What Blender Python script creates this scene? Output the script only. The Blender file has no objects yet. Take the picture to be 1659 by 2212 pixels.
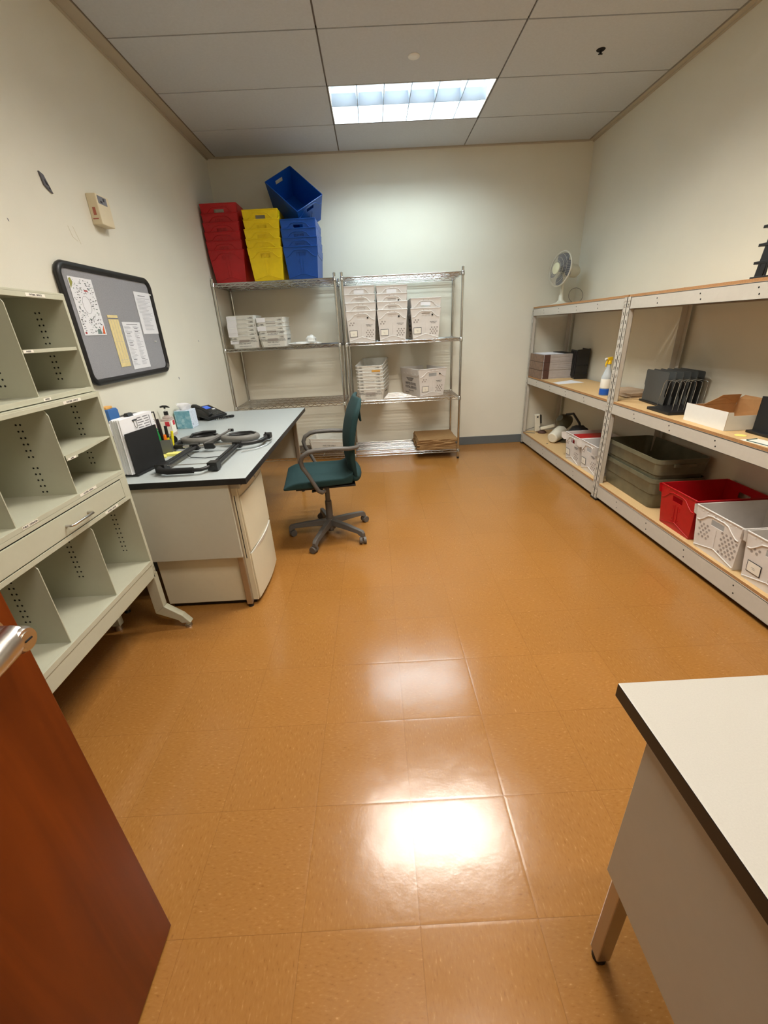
import bpy, bmesh, math, random
from mathutils import Vector, Matrix
random.seed(7)
PI = math.pi
C = bpy.context.scene.collection
# ------------------------------------------------------------------ camera, light, exposure
cam_d = bpy.data.cameras.new('camera'); cam = bpy.data.objects.new('camera', cam_d); C.objects.link(cam)
FPX, YAW, PITCH, ROLL, EYE = 889.45, .0062, -.4205, -.0505, 1.4053
_f = Vector((math.sin(YAW)*math.cos(PITCH), math.cos(YAW)*math.cos(PITCH), math.sin(PITCH)))
_r = Vector((math.cos(YAW), -math.sin(YAW), 0)); _u = _r.cross(_f)
_r, _u = math.cos(ROLL)*_r + math.sin(ROLL)*_u, -math.sin(ROLL)*_r + math.cos(ROLL)*_u
cam.matrix_world = Matrix(((_r.x, _u.x, -_f.x, 0), (_r.y, _u.y, -_f.y, 0), (_r.z, _u.z, -_f.z, EYE), (0, 0, 0, 1)))
cam_d.sensor_fit = 'VERTICAL'; cam_d.sensor_height = 24.0; cam_d.lens = 24.0*FPX/2212.0
cam_d.clip_start = .02; cam_d.clip_end = 50
sc = bpy.context.scene; sc.camera = cam
sc.view_settings.view_transform = 'Standard'; sc.view_settings.look = 'None'
sc.view_settings.gamma = 1.0; sc.view_settings.exposure = 0.28
sc.view_settings.use_curve_mapping = False
w = bpy.data.worlds.new('world'); sc.world = w; w.use_nodes = True
w.node_tree.nodes['Background'].inputs[0].default_value = (1, .86, .7, 1)
w.node_tree.nodes['Background'].inputs[1].default_value = .12
LIGHT_W = 62.0                      # watts of each ceiling troffer
LIGHTS = [((.38, 4.208), (.82, 1.0, 1.05), .43), ((.38, 2.379), (1.0, .94, .84), 1.18), ((.38, .55), (1.0, .91, .78), .72)]
# ------------------------------------------------------------------ room numbers
XL, XR, YB, YF, ZC = -1.525, 2.275, 5.11, -.40, 2.985
# ------------------------------------------------------------------ helpers
MATS = {}
def lin(c):
    return tuple(((v/255)/12.92 if v/255 <= .04045 else ((v/255+.055)/1.055)**2.4) for v in c)
def mat(name, rgb, rough=.5, metal=0.0, var=0.0, scale=40, bump=0.0, bscale=200, coat=0, emit=0, trans=0, alpha=1, sub=0, spec=.5):
    if name in MATS: return MATS[name]
    m = bpy.data.materials.new(name); m.use_nodes = True; nt = m.node_tree; N = nt.nodes; K = nt.links
    b = N['Principled BSDF']; c = lin(rgb)
    b.inputs['Base Color'].default_value = (*c, 1); b.inputs['Roughness'].default_value = rough
    b.inputs['Metallic'].default_value = metal; b.inputs['Specular IOR Level'].default_value = spec
    if coat: b.inputs['Coat Weight'].default_value = coat
    if trans: b.inputs['Transmission Weight'].default_value = trans
    if alpha < 1: b.inputs['Alpha'].default_value = alpha
    tc = N.new('ShaderNodeTexCoord')
    n = N.new('ShaderNodeTexNoise'); n.inputs['Scale'].default_value = scale; n.inputs['Detail'].default_value = 4
    K.new(tc.outputs['Object'], n.inputs['Vector'])
    v = max(var, .012)
    r = N.new('ShaderNodeMapRange'); r.inputs[1].default_value = .3; r.inputs[2].default_value = .7
    r.inputs[3].default_value = 1-v; r.inputs[4].default_value = 1+v
    K.new(n.outputs['Fac'], r.inputs[0])
    h = N.new('ShaderNodeHueSaturation'); h.inputs['Color'].default_value = (*c, 1)
    K.new(r.outputs[0], h.inputs['Value']); K.new(h.outputs[0], b.inputs['Base Color'])
    if bump:
        n2 = N.new('ShaderNodeTexNoise'); n2.inputs['Scale'].default_value = bscale; n2.inputs['Detail'].default_value = 3
        K.new(tc.outputs['Object'], n2.inputs['Vector'])
        bp = N.new('ShaderNodeBump'); bp.inputs['Strength'].default_value = bump; bp.inputs['Distance'].default_value = .002
        K.new(n2.outputs['Fac'], bp.inputs['Height']); K.new(bp.outputs[0], b.inputs['Normal'])
    if emit:
        b.inputs['Emission Color'].default_value = (*c, 1); b.inputs['Emission Strength'].default_value = emit
    MATS[name] = m
    return m
class MB:
    """collects shapes, links them as ONE mesh object"""
    def __init__(s, M=None): s.v = []; s.f = []; s.m = []; s.M = M or Matrix()
    def add(s, vs, fs, m=0, M=None):
        T = s.M @ M if M is not None else s.M
        b = len(s.v); s.v += [tuple(T @ Vector(p)) for p in vs]
        s.f += [tuple(b+i for i in f) for f in fs]; s.m += [m]*len(fs); return s
    def box(s, x0, x1, y0, y1, z0, z1, m=0, M=None):
        return s.add([(x0,y0,z0),(x1,y0,z0),(x1,y1,z0),(x0,y1,z0),(x0,y0,z1),(x1,y0,z1),(x1,y1,z1),(x0,y1,z1)],
                     [(0,3,2,1),(4,5,6,7),(0,1,5,4),(1,2,6,5),(2,3,7,6),(3,0,4,7)], m, M)
    def hexa(s, bot, top, m=0, M=None):
        n = len(bot)
        fs = [tuple(range(n-1,-1,-1)), tuple(range(n,2*n))] + [(i,(i+1)%n,n+(i+1)%n,n+i) for i in range(n)]
        return s.add(list(bot)+list(top), fs, m, M)
    def prism(s, pts, d, m=0, M=None):
        """planar polygon (list of 3-D points) extruded by vector d"""
        d = Vector(d); return s.hexa([Vector(p) for p in pts], [Vector(p)+d for p in pts], m, M)
    def cyl(s, p0, p1, r0, r1=None, n=16, m=0, M=None, cap=True):
        r1 = r0 if r1 is None else r1; p0 = Vector(p0); p1 = Vector(p1); a = (p1-p0).normalized()
        t = Vector((0,0,1)) if abs(a.z) < .9 else Vector((1,0,0)); u = a.cross(t).normalized(); w = a.cross(u)
        vs = [p0+r0*(math.cos(2*PI*i/n)*u+math.sin(2*PI*i/n)*w) for i in range(n)]+[p1+r1*(math.cos(2*PI*i/n)*u+math.sin(2*PI*i/n)*w) for i in range(n)]
        fs = [((i+1)%n, i, n+i, n+(i+1)%n) for i in range(n)]
        if cap: fs += [tuple(range(n)), tuple(range(2*n-1, n-1, -1))]
        return s.add(vs, fs, m, M)
    def tube(s, pts, r, n=8, m=0, M=None, closed=False, sx=1.0):
        P = [Vector(p) for p in pts]; k = len(P); vs = []; fs = []; up = None
        rs = r if isinstance(r, (list, tuple)) else [r]*k
        for i, p in enumerate(P):
            if closed: t = (P[(i+1)%k]-P[i-1]).normalized()
            else: t = (P[min(i+1,k-1)]-P[max(i-1,0)]).normalized()
            if up is None:
                h = Vector((0,0,1)) if abs(t.z) < .9 else Vector((0,1,0)); up = (h-t*h.dot(t)).normalized()
            else: up = (up-t*up.dot(t)).normalized()
            w = t.cross(up)
            for j in range(n):
                a = 2*PI*j/n; vs.append(p+rs[i]*(math.cos(a)*up*sx+math.sin(a)*w))
        for i in range(k if closed else k-1):
            i2 = (i+1)%k
            for j in range(n): fs.append((i*n+j, i*n+(j+1)%n, i2*n+(j+1)%n, i2*n+j))
        if not closed: fs += [tuple(range(n-1,-1,-1)), tuple((k-1)*n+j for j in range(n))]
        return s.add(vs, fs, m, M)
    def lathe(s, prof, n=24, m=0, M=None):
        vs = []; fs = []; k = len(prof)
        for r, z in prof:
            for j in range(n): a = 2*PI*j/n; vs.append((r*math.cos(a), r*math.sin(a), z))
        for i in range(k-1):
            for j in range(n): fs.append((i*n+j, i*n+(j+1)%n, (i+1)*n+(j+1)%n, (i+1)*n+j))
        fs += [tuple(range(n-1,-1,-1)), tuple((k-1)*n+j for j in range(n))]
        return s.add(vs, fs, m, M)
    def panel(s, A, B, Cc, D, t, holes=(), m=0, M=None, mi=None):
        """quad A(u0v0) B(u1v0) C(u1v1) D(u0v1), thickness t along its normal, rectangular holes in 0..1 coords"""
        A, B, Cc, D = map(Vector, (A, B, Cc, D)); nrm = (B-A).cross(D-A).normalized()*t
        us = sorted({0., 1.} | {h[0] for h in holes} | {h[1] for h in holes}); vv = sorted({0., 1.} | {h[2] for h in holes} | {h[3] for h in holes})
        nu, nv = len(us), len(vv); P = lambda u, v: (A*(1-u)+B*u)*(1-v)+(D*(1-u)+Cc*u)*v
        vs = [P(u, v) for v in vv for u in us]; vs += [p+nrm for p in vs]; o = nu*nv
        def hole(i, j):
            if i < 0 or j < 0 or i >= nu-1 or j >= nv-1: return True
            cu = (us[i]+us[i+1])/2; cv = (vv[j]+vv[j+1])/2
            return any(h[0] < cu < h[1] and h[2] < cv < h[3] for h in holes)
        fs = []
        for j in range(nv-1):
            for i in range(nu-1):
                if hole(i, j): continue
                a, b, c, d = j*nu+i, j*nu+i+1, (j+1)*nu+i+1, (j+1)*nu+i
                fs += [(a, d, c, b), (o+a, o+b, o+c, o+d)]
                if hole(i, j-1): fs.append((a, b, o+b, o+a))
                if hole(i+1, j): fs.append((b, c, o+c, o+b))
                if hole(i, j+1): fs.append((c, d, o+d, o+c))
                if hole(i-1, j): fs.append((d, a, o+a, o+d))
        return s.add(vs, fs, m, M)
    def build(s, name, mats, parent=None, world=False, loc=None, bevel=0, smooth=False, sub=0, wd=.0):
        """world=True: vertices were given in world coordinates, parent is an unrotated Empty"""
        off = Vector((0,0,0))
        if parent is not None and world:
            p = parent
            while p is not None: off += p.location; p = p.parent
        if loc is not None and world: off = Vector(loc)
        me = bpy.data.meshes.new(name); me.from_pydata([tuple(Vector(v)-off) for v in s.v], [], s.f)
        ms = mats if isinstance(mats, (list, tuple)) else [mats]
        for x in ms: me.materials.append(x)
        me.polygons.foreach_set('material_index', s.m); me.update(); me.validate()
        if smooth:
            me.polygons.foreach_set('use_smooth', [True]*len(me.polygons))
            try: me.set_sharp_from_angle(angle=math.radians(smooth if smooth is not True else 40))
            except Exception: pass
        o = bpy.data.objects.new(name, me); C.objects.link(o)
        if parent is not None: o.parent = parent
        if loc is not None: o.location = loc
        if bevel:
            b = o.modifiers.new('b', 'BEVEL'); b.width = bevel; b.segments = 2; b.limit_method = 'ANGLE'; b.angle_limit = math.radians(50)
        if sub:
            b = o.modifiers.new('s', 'SUBSURF'); b.levels = sub; b.render_levels = sub
        return o
def tag(o, label, cat, group=None):
    o['label'] = label; o['category'] = cat
    if group: o['group'] = group
    return o
def thing(name, label, cat, loc=(0,0,0), rotz=0, group=None):
    o = bpy.data.objects.new(name, None); C.objects.link(o); o.empty_display_size = .05
    o.location = loc; o.rotation_euler = (0, 0, rotz); return tag(o, label, cat, group)
def struct(o): o['kind'] = 'structure'; return o
def dup(root, loc=None, rotz=None, label=None, group=None):
    def cp(o, p):
        c = o.copy(); C.objects.link(c)
        if p is not None: c.parent = p
        for ch in [k for k in C.objects if k.parent == o]: cp(ch, c)
        return c
    r = cp(root, None)
    if loc is not None: r.location = loc
    if rotz is not None: r.rotation_euler = (0, 0, rotz)
    if label: r['label'] = label
    if group: r['group'] = group
    return r
def text(body, size, M, m, parent=None, name='lettering', sx=1.0, ext=.0003, align='CENTER'):
    cu = bpy.data.curves.new('t', 'FONT'); cu.body = body; cu.size = size; cu.align_x = align; cu.align_y = 'CENTER'; cu.extrude = ext
    cu.resolution_u = 2
    t = bpy.data.objects.new('t', cu); C.objects.link(t)
    bpy.context.view_layer.update()
    dg = bpy.context.evaluated_depsgraph_get(); me = bpy.data.meshes.new_from_object(t.evaluated_get(dg))
    bpy.data.objects.remove(t); bpy.data.curves.remove(cu)
    me.transform(M @ Matrix.Diagonal((sx, 1, 1, 1))); me.name = name
    me.materials.clear(); me.materials.append(m)
    o = bpy.data.objects.new(name, me); C.objects.link(o)
    if parent is not None: o.parent = parent
    return o
def frame(origin, ex, ey):
    """matrix with local x along ex, local y along ey (letters upright), z = facing"""
    ex = Vector(ex).normalized(); ez = ex.cross(Vector(ey)).normalized(); ey = ez.cross(ex)
    return Matrix(((ex.x, ey.x, ez.x, origin[0]), (ex.y, ey.y, ez.y, origin[1]), (ex.z, ey.z, ez.z, origin[2]), (0,0,0,1)))
def T(x, y, z): return Matrix.Translation((x, y, z))
def RZ(a): return Matrix.Rotation(a, 4, 'Z')
def RX(a): return Matrix.Rotation(a, 4, 'X')
def RY(a): return Matrix.Rotation(a, 4, 'Y')
# ------------------------------------------------------------------ materials
m_wall = mat('wall_paint', (228, 224, 208), .75, var=.015, scale=3, bump=.25, bscale=350)
m_ceil = mat('ceiling_tile', (200, 204, 208), .9, var=.03, scale=60, bump=.5, bscale=500)
m_grid = mat('ceiling_grid', (120, 110, 98), .6)
m_trim = mat('ceiling_trim', (188, 178, 158), .6)
m_base = mat('grey_rubber_base', (98, 104, 106), .5)
m_white = mat('white_paint', (232, 232, 226), .4)
m_chrome = mat('chrome_wire', (205, 205, 203), .16, metal=1)
m_chromed = mat('satin_chrome', (200, 196, 192), .28, metal=1, bump=.05)
m_black = mat('black_plastic', (22, 22, 23), .42)
m_blackm = mat('black_matte', (18, 18, 19), .65)
m_hole = mat('dark_hole', (14, 13, 11), .9)
m_rack = mat('rack_putty_enamel', (196, 190, 178), .42, var=.02)
m_board = mat('particle_board', (206, 172, 122), .65, var=.10, scale=160)
m_boarde = mat('particle_board_edge', (170, 124, 78), .7, var=.2, scale=220)
m_sort = mat('sorter_enamel', (188, 188, 168), .42, var=.012)
m_sortd = mat('sorter_divider_enamel', (150, 154, 138), .45)
m_label = mat('label_paper', (238, 234, 222), .6)
m_ink = mat('printed_ink', (40, 40, 46), .6)
m_inkg = mat('grey_ink', (120, 120, 126), .6)
m_lam = mat('desk_laminate', (176, 183, 184), .38, var=.05, scale=500)
m_lam2 = mat('desk_laminate_pale', (172, 168, 160), .4, var=.03, scale=400)
m_edge = mat('black_edge_band', (30, 29, 31), .4)
m_deskp = mat('desk_panel_enamel', (196, 194, 180), .5)
m_leg = mat('metal_leg', (172, 160, 142), .28, metal=.7)
m_cream = mat('cream_enamel', (218, 210, 184), .38, var=.012)
m_teal = mat('teal_upholstery', (17, 52, 54), .85, var=.12, scale=300, bump=.4, bscale=900)
m_cgrey = mat('chair_grey_plastic', (92, 88, 84), .5)
m_paper = mat('white_paper', (232, 232, 236), .7, var=.01)
m_red = mat('red_corrugated_plastic', (176, 16, 24), .38, var=.05, scale=25)
m_yel = mat('yellow_corrugated_plastic', (238, 206, 10), .38, var=.04, scale=25)
m_blue = mat('blue_corrugated_plastic', (10, 74, 160), .38, var=.05, scale=25)
m_wht = mat('white_corrugated_plastic', (220, 216, 212), .45, var=.03, scale=25)
m_tray = mat('white_tray_plastic', (226, 226, 220), .5, var=.02)
m_dot = mat('vent_dimple_grey', (150, 142, 136), .6)
m_kraft = mat('kraft_cardboard', (146, 112, 70), .8, var=.10, scale=50)
m_tub = mat('olive_grey_tub_plastic', (104, 102, 82), .38, var=.2, scale=12)
m_fan = mat('fan_cream_plastic', (216, 212, 196), .4)
m_lampc = mat('lamp_cream_enamel', (228, 222, 204), .14)
# ================================================================== SETTING
# floor: one-foot vinyl tiles with chips, seams and a waxed gloss
def floor_mat():
    m = bpy.data.materials.new('vinyl_tile_floor'); m.use_nodes = True; N = m.node_tree.nodes; K = m.node_tree.links; b = N['Principled BSDF']
    def math_(op, a, bb=None, c=None):
        n = N.new('ShaderNodeMath'); n.operation = op
        for i, v in enumerate((a, bb, c)):
            if v is None: continue
            if isinstance(v, (int, float)): n.inputs[i].default_value = v
            else: K.new(v, n.inputs[i])
        return n.outputs[0]
    tc = N.new('ShaderNodeTexCoord'); sp = N.new('ShaderNodeSeparateXYZ'); K.new(tc.outputs['Object'], sp.inputs[0])
    u = math_('DIVIDE', math_('SUBTRACT', sp.outputs[0], .0427), .3048); v = math_('DIVIDE', math_('SUBTRACT', sp.outputs[1], 1.4452), .3048)
    fu = math_('FRACT', u); fv = math_('FRACT', v); iu = math_('FLOOR', u); iv = math_('FLOOR', v)
    du = math_('MINIMUM', fu, math_('SUBTRACT', 1, fu)); dv = math_('MINIMUM', fv, math_('SUBTRACT', 1, fv))
    seam = math_('LESS_THAN', math_('MINIMUM', du, dv), .0022)
    cmb = N.new('ShaderNodeCombineXYZ'); K.new(iu, cmb.inputs[0]); K.new(iv, cmb.inputs[1])
    wn = N.new('ShaderNodeTexWhiteNoise'); wn.noise_dimensions = '2D'; K.new(cmb.outputs[0], wn.inputs[0])
    # chips: stretched noise, turned per tile
    par = math_('GREATER_THAN', math_('FRACT', math_('MULTIPLY', math_('ADD', iu, iv), .5)), .25)
    def chips(sx, sy):
        mp = N.new('ShaderNodeMapping'); mp.inputs['Scale'].default_value = (sx, sy, 1); mp.inputs['Rotation'].default_value = (0, 0, .5)
        K.new(tc.outputs['Object'], mp.inputs[0])
        n = N.new('ShaderNodeTexNoise'); n.inputs['Scale'].default_value = 1; n.inputs['Detail'].default_value = 3; K.new(mp.outputs[0], n.inputs['Vector']); return n.outputs['Fac']
    ca = chips(170, 60); cb = chips(70, 190)
    mx = N.new('ShaderNodeMix'); K.new(par, mx.inputs[0]); K.new(ca, mx.inputs[2]); K.new(cb, mx.inputs[3]); ch = mx.outputs[0]
    ramp = N.new('ShaderNodeValToRGB'); K.new(ch, ramp.inputs[0]); e = ramp.color_ramp.elements
    e[0].position = .25; e[0].color = (*lin((136, 90, 42)), 1); e[1].position = .80; e[1].color = (*lin((192, 142, 90)), 1)
    for p_, c_ in ((.38, (152, 104, 50)), (.6, (156, 108, 53)), (.67, (162, 114, 60))):
        x = e.new(p_); x.color = (*lin(c_), 1)
    nz = N.new('ShaderNodeTexNoise'); nz.inputs['Scale'].default_value = 2.2; K.new(tc.outputs['Object'], nz.inputs['Vector'])
    val = math_('ADD', math_('MULTIPLY', wn.outputs[0], .04), math_('ADD', math_('MULTIPLY', nz.outputs['Fac'], .12), .93))
    hs = N.new('ShaderNodeHueSaturation'); K.new(ramp.outputs[0], hs.inputs['Color']); K.new(val, hs.inputs['Value'])
    m2 = N.new('ShaderNodeMix'); m2.data_type = 'RGBA'; K.new(math_('MULTIPLY', seam, .34), m2.inputs[0]); K.new(hs.outputs[0], m2.inputs[6]); m2.inputs[7].default_value = (*lin((96, 56, 24)), 1)
    K.new(m2.outputs[2], b.inputs['Base Color'])
    b.inputs['Roughness'].default_value = .33
    rn = N.new('ShaderNodeTexNoise'); rn.inputs['Scale'].default_value = 9; rn.inputs['Detail'].default_value = 5; K.new(tc.outputs['Object'], rn.inputs['Vector'])
    K.new(math_('ADD', math_('MULTIPLY', rn.outputs['Fac'], .10), .15), b.inputs['Roughness'])
    b.inputs['Specular IOR Level'].default_value = .55
    bn = N.new('ShaderNodeTexNoise'); bn.inputs['Scale'].default_value = 14; bn.inputs['Detail'].default_value = 3; K.new(tc.outputs['Object'], bn.inputs['Vector'])
    bn2 = N.new('ShaderNodeTexNoise'); bn2.inputs['Scale'].default_value = 160; K.new(tc.outputs['Object'], bn2.inputs['Vector'])
    # each tile sits at its own very slight tilt
    wn2 = N.new('ShaderNodeTexWhiteNoise'); wn2.noise_dimensions = '3D'; cm2 = N.new('ShaderNodeCombineXYZ'); K.new(iu, cm2.inputs[0]); K.new(iv, cm2.inputs[1]); cm2.inputs[2].default_value = 3; K.new(cm2.outputs[0], wn2.inputs[0])
    tilt = math_('ADD', math_('MULTIPLY', math_('MULTIPLY', fu, math_('SUBTRACT', wn.outputs[0], .5)), 1.1), math_('MULTIPLY', math_('MULTIPLY', fv, math_('SUBTRACT', wn2.outputs[0], .5)), 1.1))
    edge = math_('MULTIPLY', math_('SMOOTH_MIN', math_('MINIMUM', du, dv), .02, .01), 5)
    hgt = math_('ADD', math_('ADD', math_('MULTIPLY', bn.outputs['Fac'], .35), math_('MULTIPLY', bn2.outputs['Fac'], .045)), math_('ADD', tilt, edge))
    bp = N.new('ShaderNodeBump'); bp.inputs['Strength'].default_value = 1; bp.inputs['Distance'].default_value = .0016; K.new(hgt, bp.inputs['Height'])
    K.new(bp.outputs[0], b.inputs['Normal'])
    return m
fl = MB().box(XL-.1, XR+.1, YF-1.6, YB+.1, -.06, 0).build('floor', floor_mat()); struct(fl)
struct(MB().box(XL-.12, XL, YF-1.6, YB+.12, 0, ZC+.2).build('wall_left', m_wall))
struct(MB().box(XR, XR+.12, YF-1.6, YB+.12, 0, ZC+.2).build('wall_right', m_wall))
struct(MB().box(XL, XR, YB, YB+.12, 0, ZC+.2).build('wall_back', m_wall))
# front wall behind the camera, with the open doorway the camera stands in
DX0, DX1, DH = -.66, .30, 2.13
wf = MB().box(XL, DX0, YF-.12, YF, 0, ZC+.2).box(DX1, XR, YF-.12, YF, 0, ZC+.2).box(DX0, DX1, YF-.12, YF, DH, ZC+.2)
struct(wf.build('wall_front', m_wall))
struct(MB().box(XL, XR, YF-1.6, YF-1.5, 0, ZC+.2).build('wall_corridor', m_wall))
# baseboards
struct(MB().box(XL, XR, YB-.008, YB, 0, .10).build('baseboard_back', m_base, bevel=.002))
struct(MB().box(XL, XL+.008, YF, YB-.008, 0, .10).build('baseboard_left', m_base))
struct(MB().box(XR-.008, XR, YF, YB-.008, 0, .10).build('baseboard_right', m_base))
# ceiling: 4 x 2 ft tiles hung in a recessed grid
GX0, GX1 = -1.43, 2.215
cols = [(-1.43, -.229), (-.229, .990), (.990, 2.215)]
rows = []; y = 4.513
while y > YF-.7: rows.append((y-.6096, y)); y -= .6096
rows = [(4.513, YB-.03)] + rows
lit = [(round(l[0][0], 2), round(l[0][1], 2)) for l in LIGHTS]
cb = MB(); g = .0055
for (x0, x1) in cols:
    for (y0, y1) in rows:
        cx, cy = (x0+x1)/2, (y0+y1)/2
        if any(abs(cx-l[0]) < .1 and abs(cy-l[1]) < .1 for l in lit): continue
        cb.box(x0+g, x1-g, y0+g, y1-g, ZC, ZC+.02)
cg = MB()
def strip(x0, x1, y0, y1): cg.box(x0, x1, y0, y1, ZC+.009, ZC+.03, 1)
for x in (cols[0][1], cols[1][1]): strip(x-.012, x+.012, YF-1.6, YB)
for (y0, y1) in rows: strip(cols[0][0], cols[-1][1], y0-.012, y0+.012) if True else None
# remove the strips through the light openings by splitting: openings sit exactly between strips
for s_ in (cg,): cb.v, cb.f, cb.m = cb.v + s_.v, cb.f + [tuple(i+len(cb.v) for i in f) for f in s_.f], cb.m + s_.m
cb.box(GX0-.02, cols[0][0]+g, YF-1.6, YB, ZC+.004, ZC+.03, 1)
struct(cb.build('ceiling', [m_ceil, m_grid]))
struct(MB().box(XL-.1, XR+.1, YF-1.6, YB+.1, ZC+.2, ZC+.25).build('ceiling_slab', m_grid))
struct(MB().box(XL, -1.436, YF-1.6, YB, ZC-.004, ZC+.03).box(XL, XL+.016, YF-1.6, YB, ZC-.012, ZC+.03).build('trim_1', m_trim, bevel=.002))
struct(MB().box(2.222, XR, YF-1.6, YB, ZC-.004, ZC+.03).box(XR-.016, XR, YF-1.6, YB, ZC-.012, ZC+.03).build('trim_2', m_trim, bevel=.002))
struct(MB().box(-1.436, 2.222, YB-.028, YB, ZC-.008, ZC+.03).build('trim_3', m_trim, bevel=.002))
# ------------------------------------------------------------------ ceiling lights: recessed troffers with parabolic louvres
def louvre_mat():
    return mat('louvre_aluminium', (160, 168, 180), .3, metal=.5)
m_louv = louvre_mat(); m_refl = mat('troffer_reflector', (236, 238, 240), .5)
m_lamp = mat('lamp_tube_glass', (235, 250, 255), .4, emit=0)
spots_l = ['ceiling light with bright bluish louvres nearest the back wall', 'ceiling light above the middle of the room', 'ceiling light above the doorway']
for (pos, col, k), lab in zip(LIGHTS, spots_l):
    cx, cy = pos; hx, hy = .6035, .2985
    t = thing('ceiling_light', lab, 'ceiling light', (cx, cy, ZC), 0, 'recessed ceiling troffers')
    h = MB()   # housing
    h.box(-hx, hx, -hy, hy, .13, .14).box(-hx, -hx+.006, -hy, hy, 0, .13).box(hx-.006, hx, -hy, hy, 0, .13).box(-hx, hx, -hy, -hy+.006, 0, .13).box(-hx, hx, hy-.006, hy, 0, .13)
    h.build('housing', m_refl, t)
    lv = MB()
    for i in range(1, 6):
        x = -hx+.006+i*(2*hx-.012)/6
        lv.add([(x-.0025,-hy,0),(x+.0025,-hy,0),(x+.0025,hy,0),(x-.0025,hy,0),(x-.016,-hy,.065),(x+.016,-hy,.065),(x+.016,hy,.065),(x-.016,hy,.065)],
               [(0,3,2,1),(4,5,6,7),(0,1,5,4),(1,2,6,5),(2,3,7,6),(3,0,4,7)])
    lv.add([(-hx,-.0025,0),(hx,-.0025,0),(hx,.0025,0),(-hx,.0025,0),(-hx,-.035,.065),(hx,-.035,.065),(hx,.035,.065),(-hx,.035,.065)],
           [(0,3,2,1),(4,5,6,7),(0,1,5,4),(1,2,6,5),(2,3,7,6),(3,0,4,7)])
    lv.build('louvre', m_louv, t)
    for sy in (-1, 1):
        lt = MB(); yc = sy*.15
        prof = []
        lt.cyl((-hx+.02, yc, .098), (hx-.02, yc, .098), .0125, n=12)
        em = bpy.data.materials.new('lamp_tube'); em.use_nodes = True; b = em.node_tree.nodes['Principled BSDF']
        b.inputs['Base Color'].default_value = (.9, .9, .9, 1); b.inputs['Emission Color'].default_value = (*col, 1); b.inputs['Emission Strength'].default_value = 14*k
        tb = lt.build('lamp_tube', em, t, smooth=True)
        ld = bpy.data.lights.new('lamp_light', 'AREA'); ld.shape = 'RECTANGLE'; ld.size = 1.14; ld.size_y = .10; ld.energy = LIGHT_W*k/2; ld.color = col
        lo = bpy.data.objects.new('lamp_light', ld); C.objects.link(lo); lo.parent = t; lo.location = (0, yc, .078)
# sprinkler cover and small dark hole
tag(MB(T(.361, 3.597, ZC)).lathe([(.0, -.006), (.034, -.006), (.038, -.003), (.038, .004)], 24).build('sprinkler_cover', m_white, smooth=True), 'round white sprinkler cover in the ceiling tile before the lit light', 'sprinkler cover')
sh = thing('ceiling_device', 'small dark recessed device in the ceiling tile near the right wall', 'ceiling device', (1.579, 3.622, ZC))
MB().lathe([(.0, -.004), (.024, -.004), (.028, 0), (.028, .003)], 20).build('escutcheon', m_hole, sh)
MB().cyl((0, 0, -.022), (0, 0, -.003), .008, n=10).box(-.014, .014, -.003, .003, -.024, -.02).build('nozzle', m_hole, sh)
# ------------------------------------------------------------------ open door with lever handle
m_door = bpy.data.materials.new('door_wood_veneer'); m_door.use_nodes = True
def wood(m, c0, c1, rough, axis_scale):
    N = m.node_tree.nodes; K = m.node_tree.links; b = N['Principled BSDF']
    tc = N.new('ShaderNodeTexCoord'); mp = N.new('ShaderNodeMapping'); mp.inputs['Scale'].default_value = axis_scale; K.new(tc.outputs['Object'], mp.inputs[0])
    n = N.new('ShaderNodeTexNoise'); n.inputs['Scale'].default_value = 1; n.inputs['Detail'].default_value = 5; n.inputs['Distortion'].default_value = .6; K.new(mp.outputs[0], n.inputs['Vector'])
    r = N.new('ShaderNodeValToRGB'); K.new(n.outputs['Fac'], r.inputs[0]); r.color_ramp.elements[0].position = .3; r.color_ramp.elements[0].color = (*lin(c0), 1)
    r.color_ramp.elements[1].position = .72; r.color_ramp.elements[1].color = (*lin(c1), 1); K.new(r.outputs[0], b.inputs['Base Color']); b.inputs['Roughness'].default_value = rough; b.inputs['Specular IOR Level'].default_value = .25
wood(m_door, (88, 34, 4), (124, 54, 10), .38, (10, 14, 1.1))
dr = thing('door_1', 'brown wood veneer door standing open at the left of the doorway', 'door', (-.605, -.385, 0)); dr['kind'] = 'structure'
for k_ in ('label', 'category'): del dr[k_]
MB().box(-.65, -.605, -.385, .557, .01, 2.11).build('door_slab', m_door, dr, world=True, bevel=.002)
for hz in (.25, 1.05, 1.85):
    MB().cyl((-.601, -.39, hz-.05), (-.601, -.39, hz+.05), .007, n=10).build('hinge', m_chromed, dr, world=True, smooth=True)
M_h = T(-.605, .497, 1.006)
MB(M_h).cyl((0, 0, 0), (.008, 0, 0), .034, .032, n=32).build('handle_rose', m_chromed, dr, world=True, smooth=True)
lev = MB(M_h)
# swelling hub with the key cylinder in its end, sweeping back into a broad lever
hub = MB(M_h); hub.tube([(.008, 0, 0), (.025, 0, 0), (.045, 0, 0), (.062, 0, 0), (.068, 0, 0)], [.024, .022, .021, .0205, .017], n=28)
ho = hub.build('handle_hub', m_chromed, dr, world=True, smooth=True)
pts = [(.05, .004, .004), (.052, -.02, .002), (.054, -.045, -.003), (.055, -.075, -.008), (.054, -.10, -.010), (.050, -.120, -.011)]
lev.tube(pts, [.019, .019, .0165, .014, .012, .008], n=20, sx=1.15)
lev.build('handle_lever', m_chromed, dr, world=True, smooth=True)
kc = MB(M_h).cyl((.0665, 0, 0), (.0695, 0, 0), .0125, n=24); kc.box(.0695, .0705, -.0065, .0065, -.0012, .0012, 1, RX(0))
kc.build('key_cylinder', [m_chromed, m_hole], dr, world=True, smooth=True)
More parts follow.
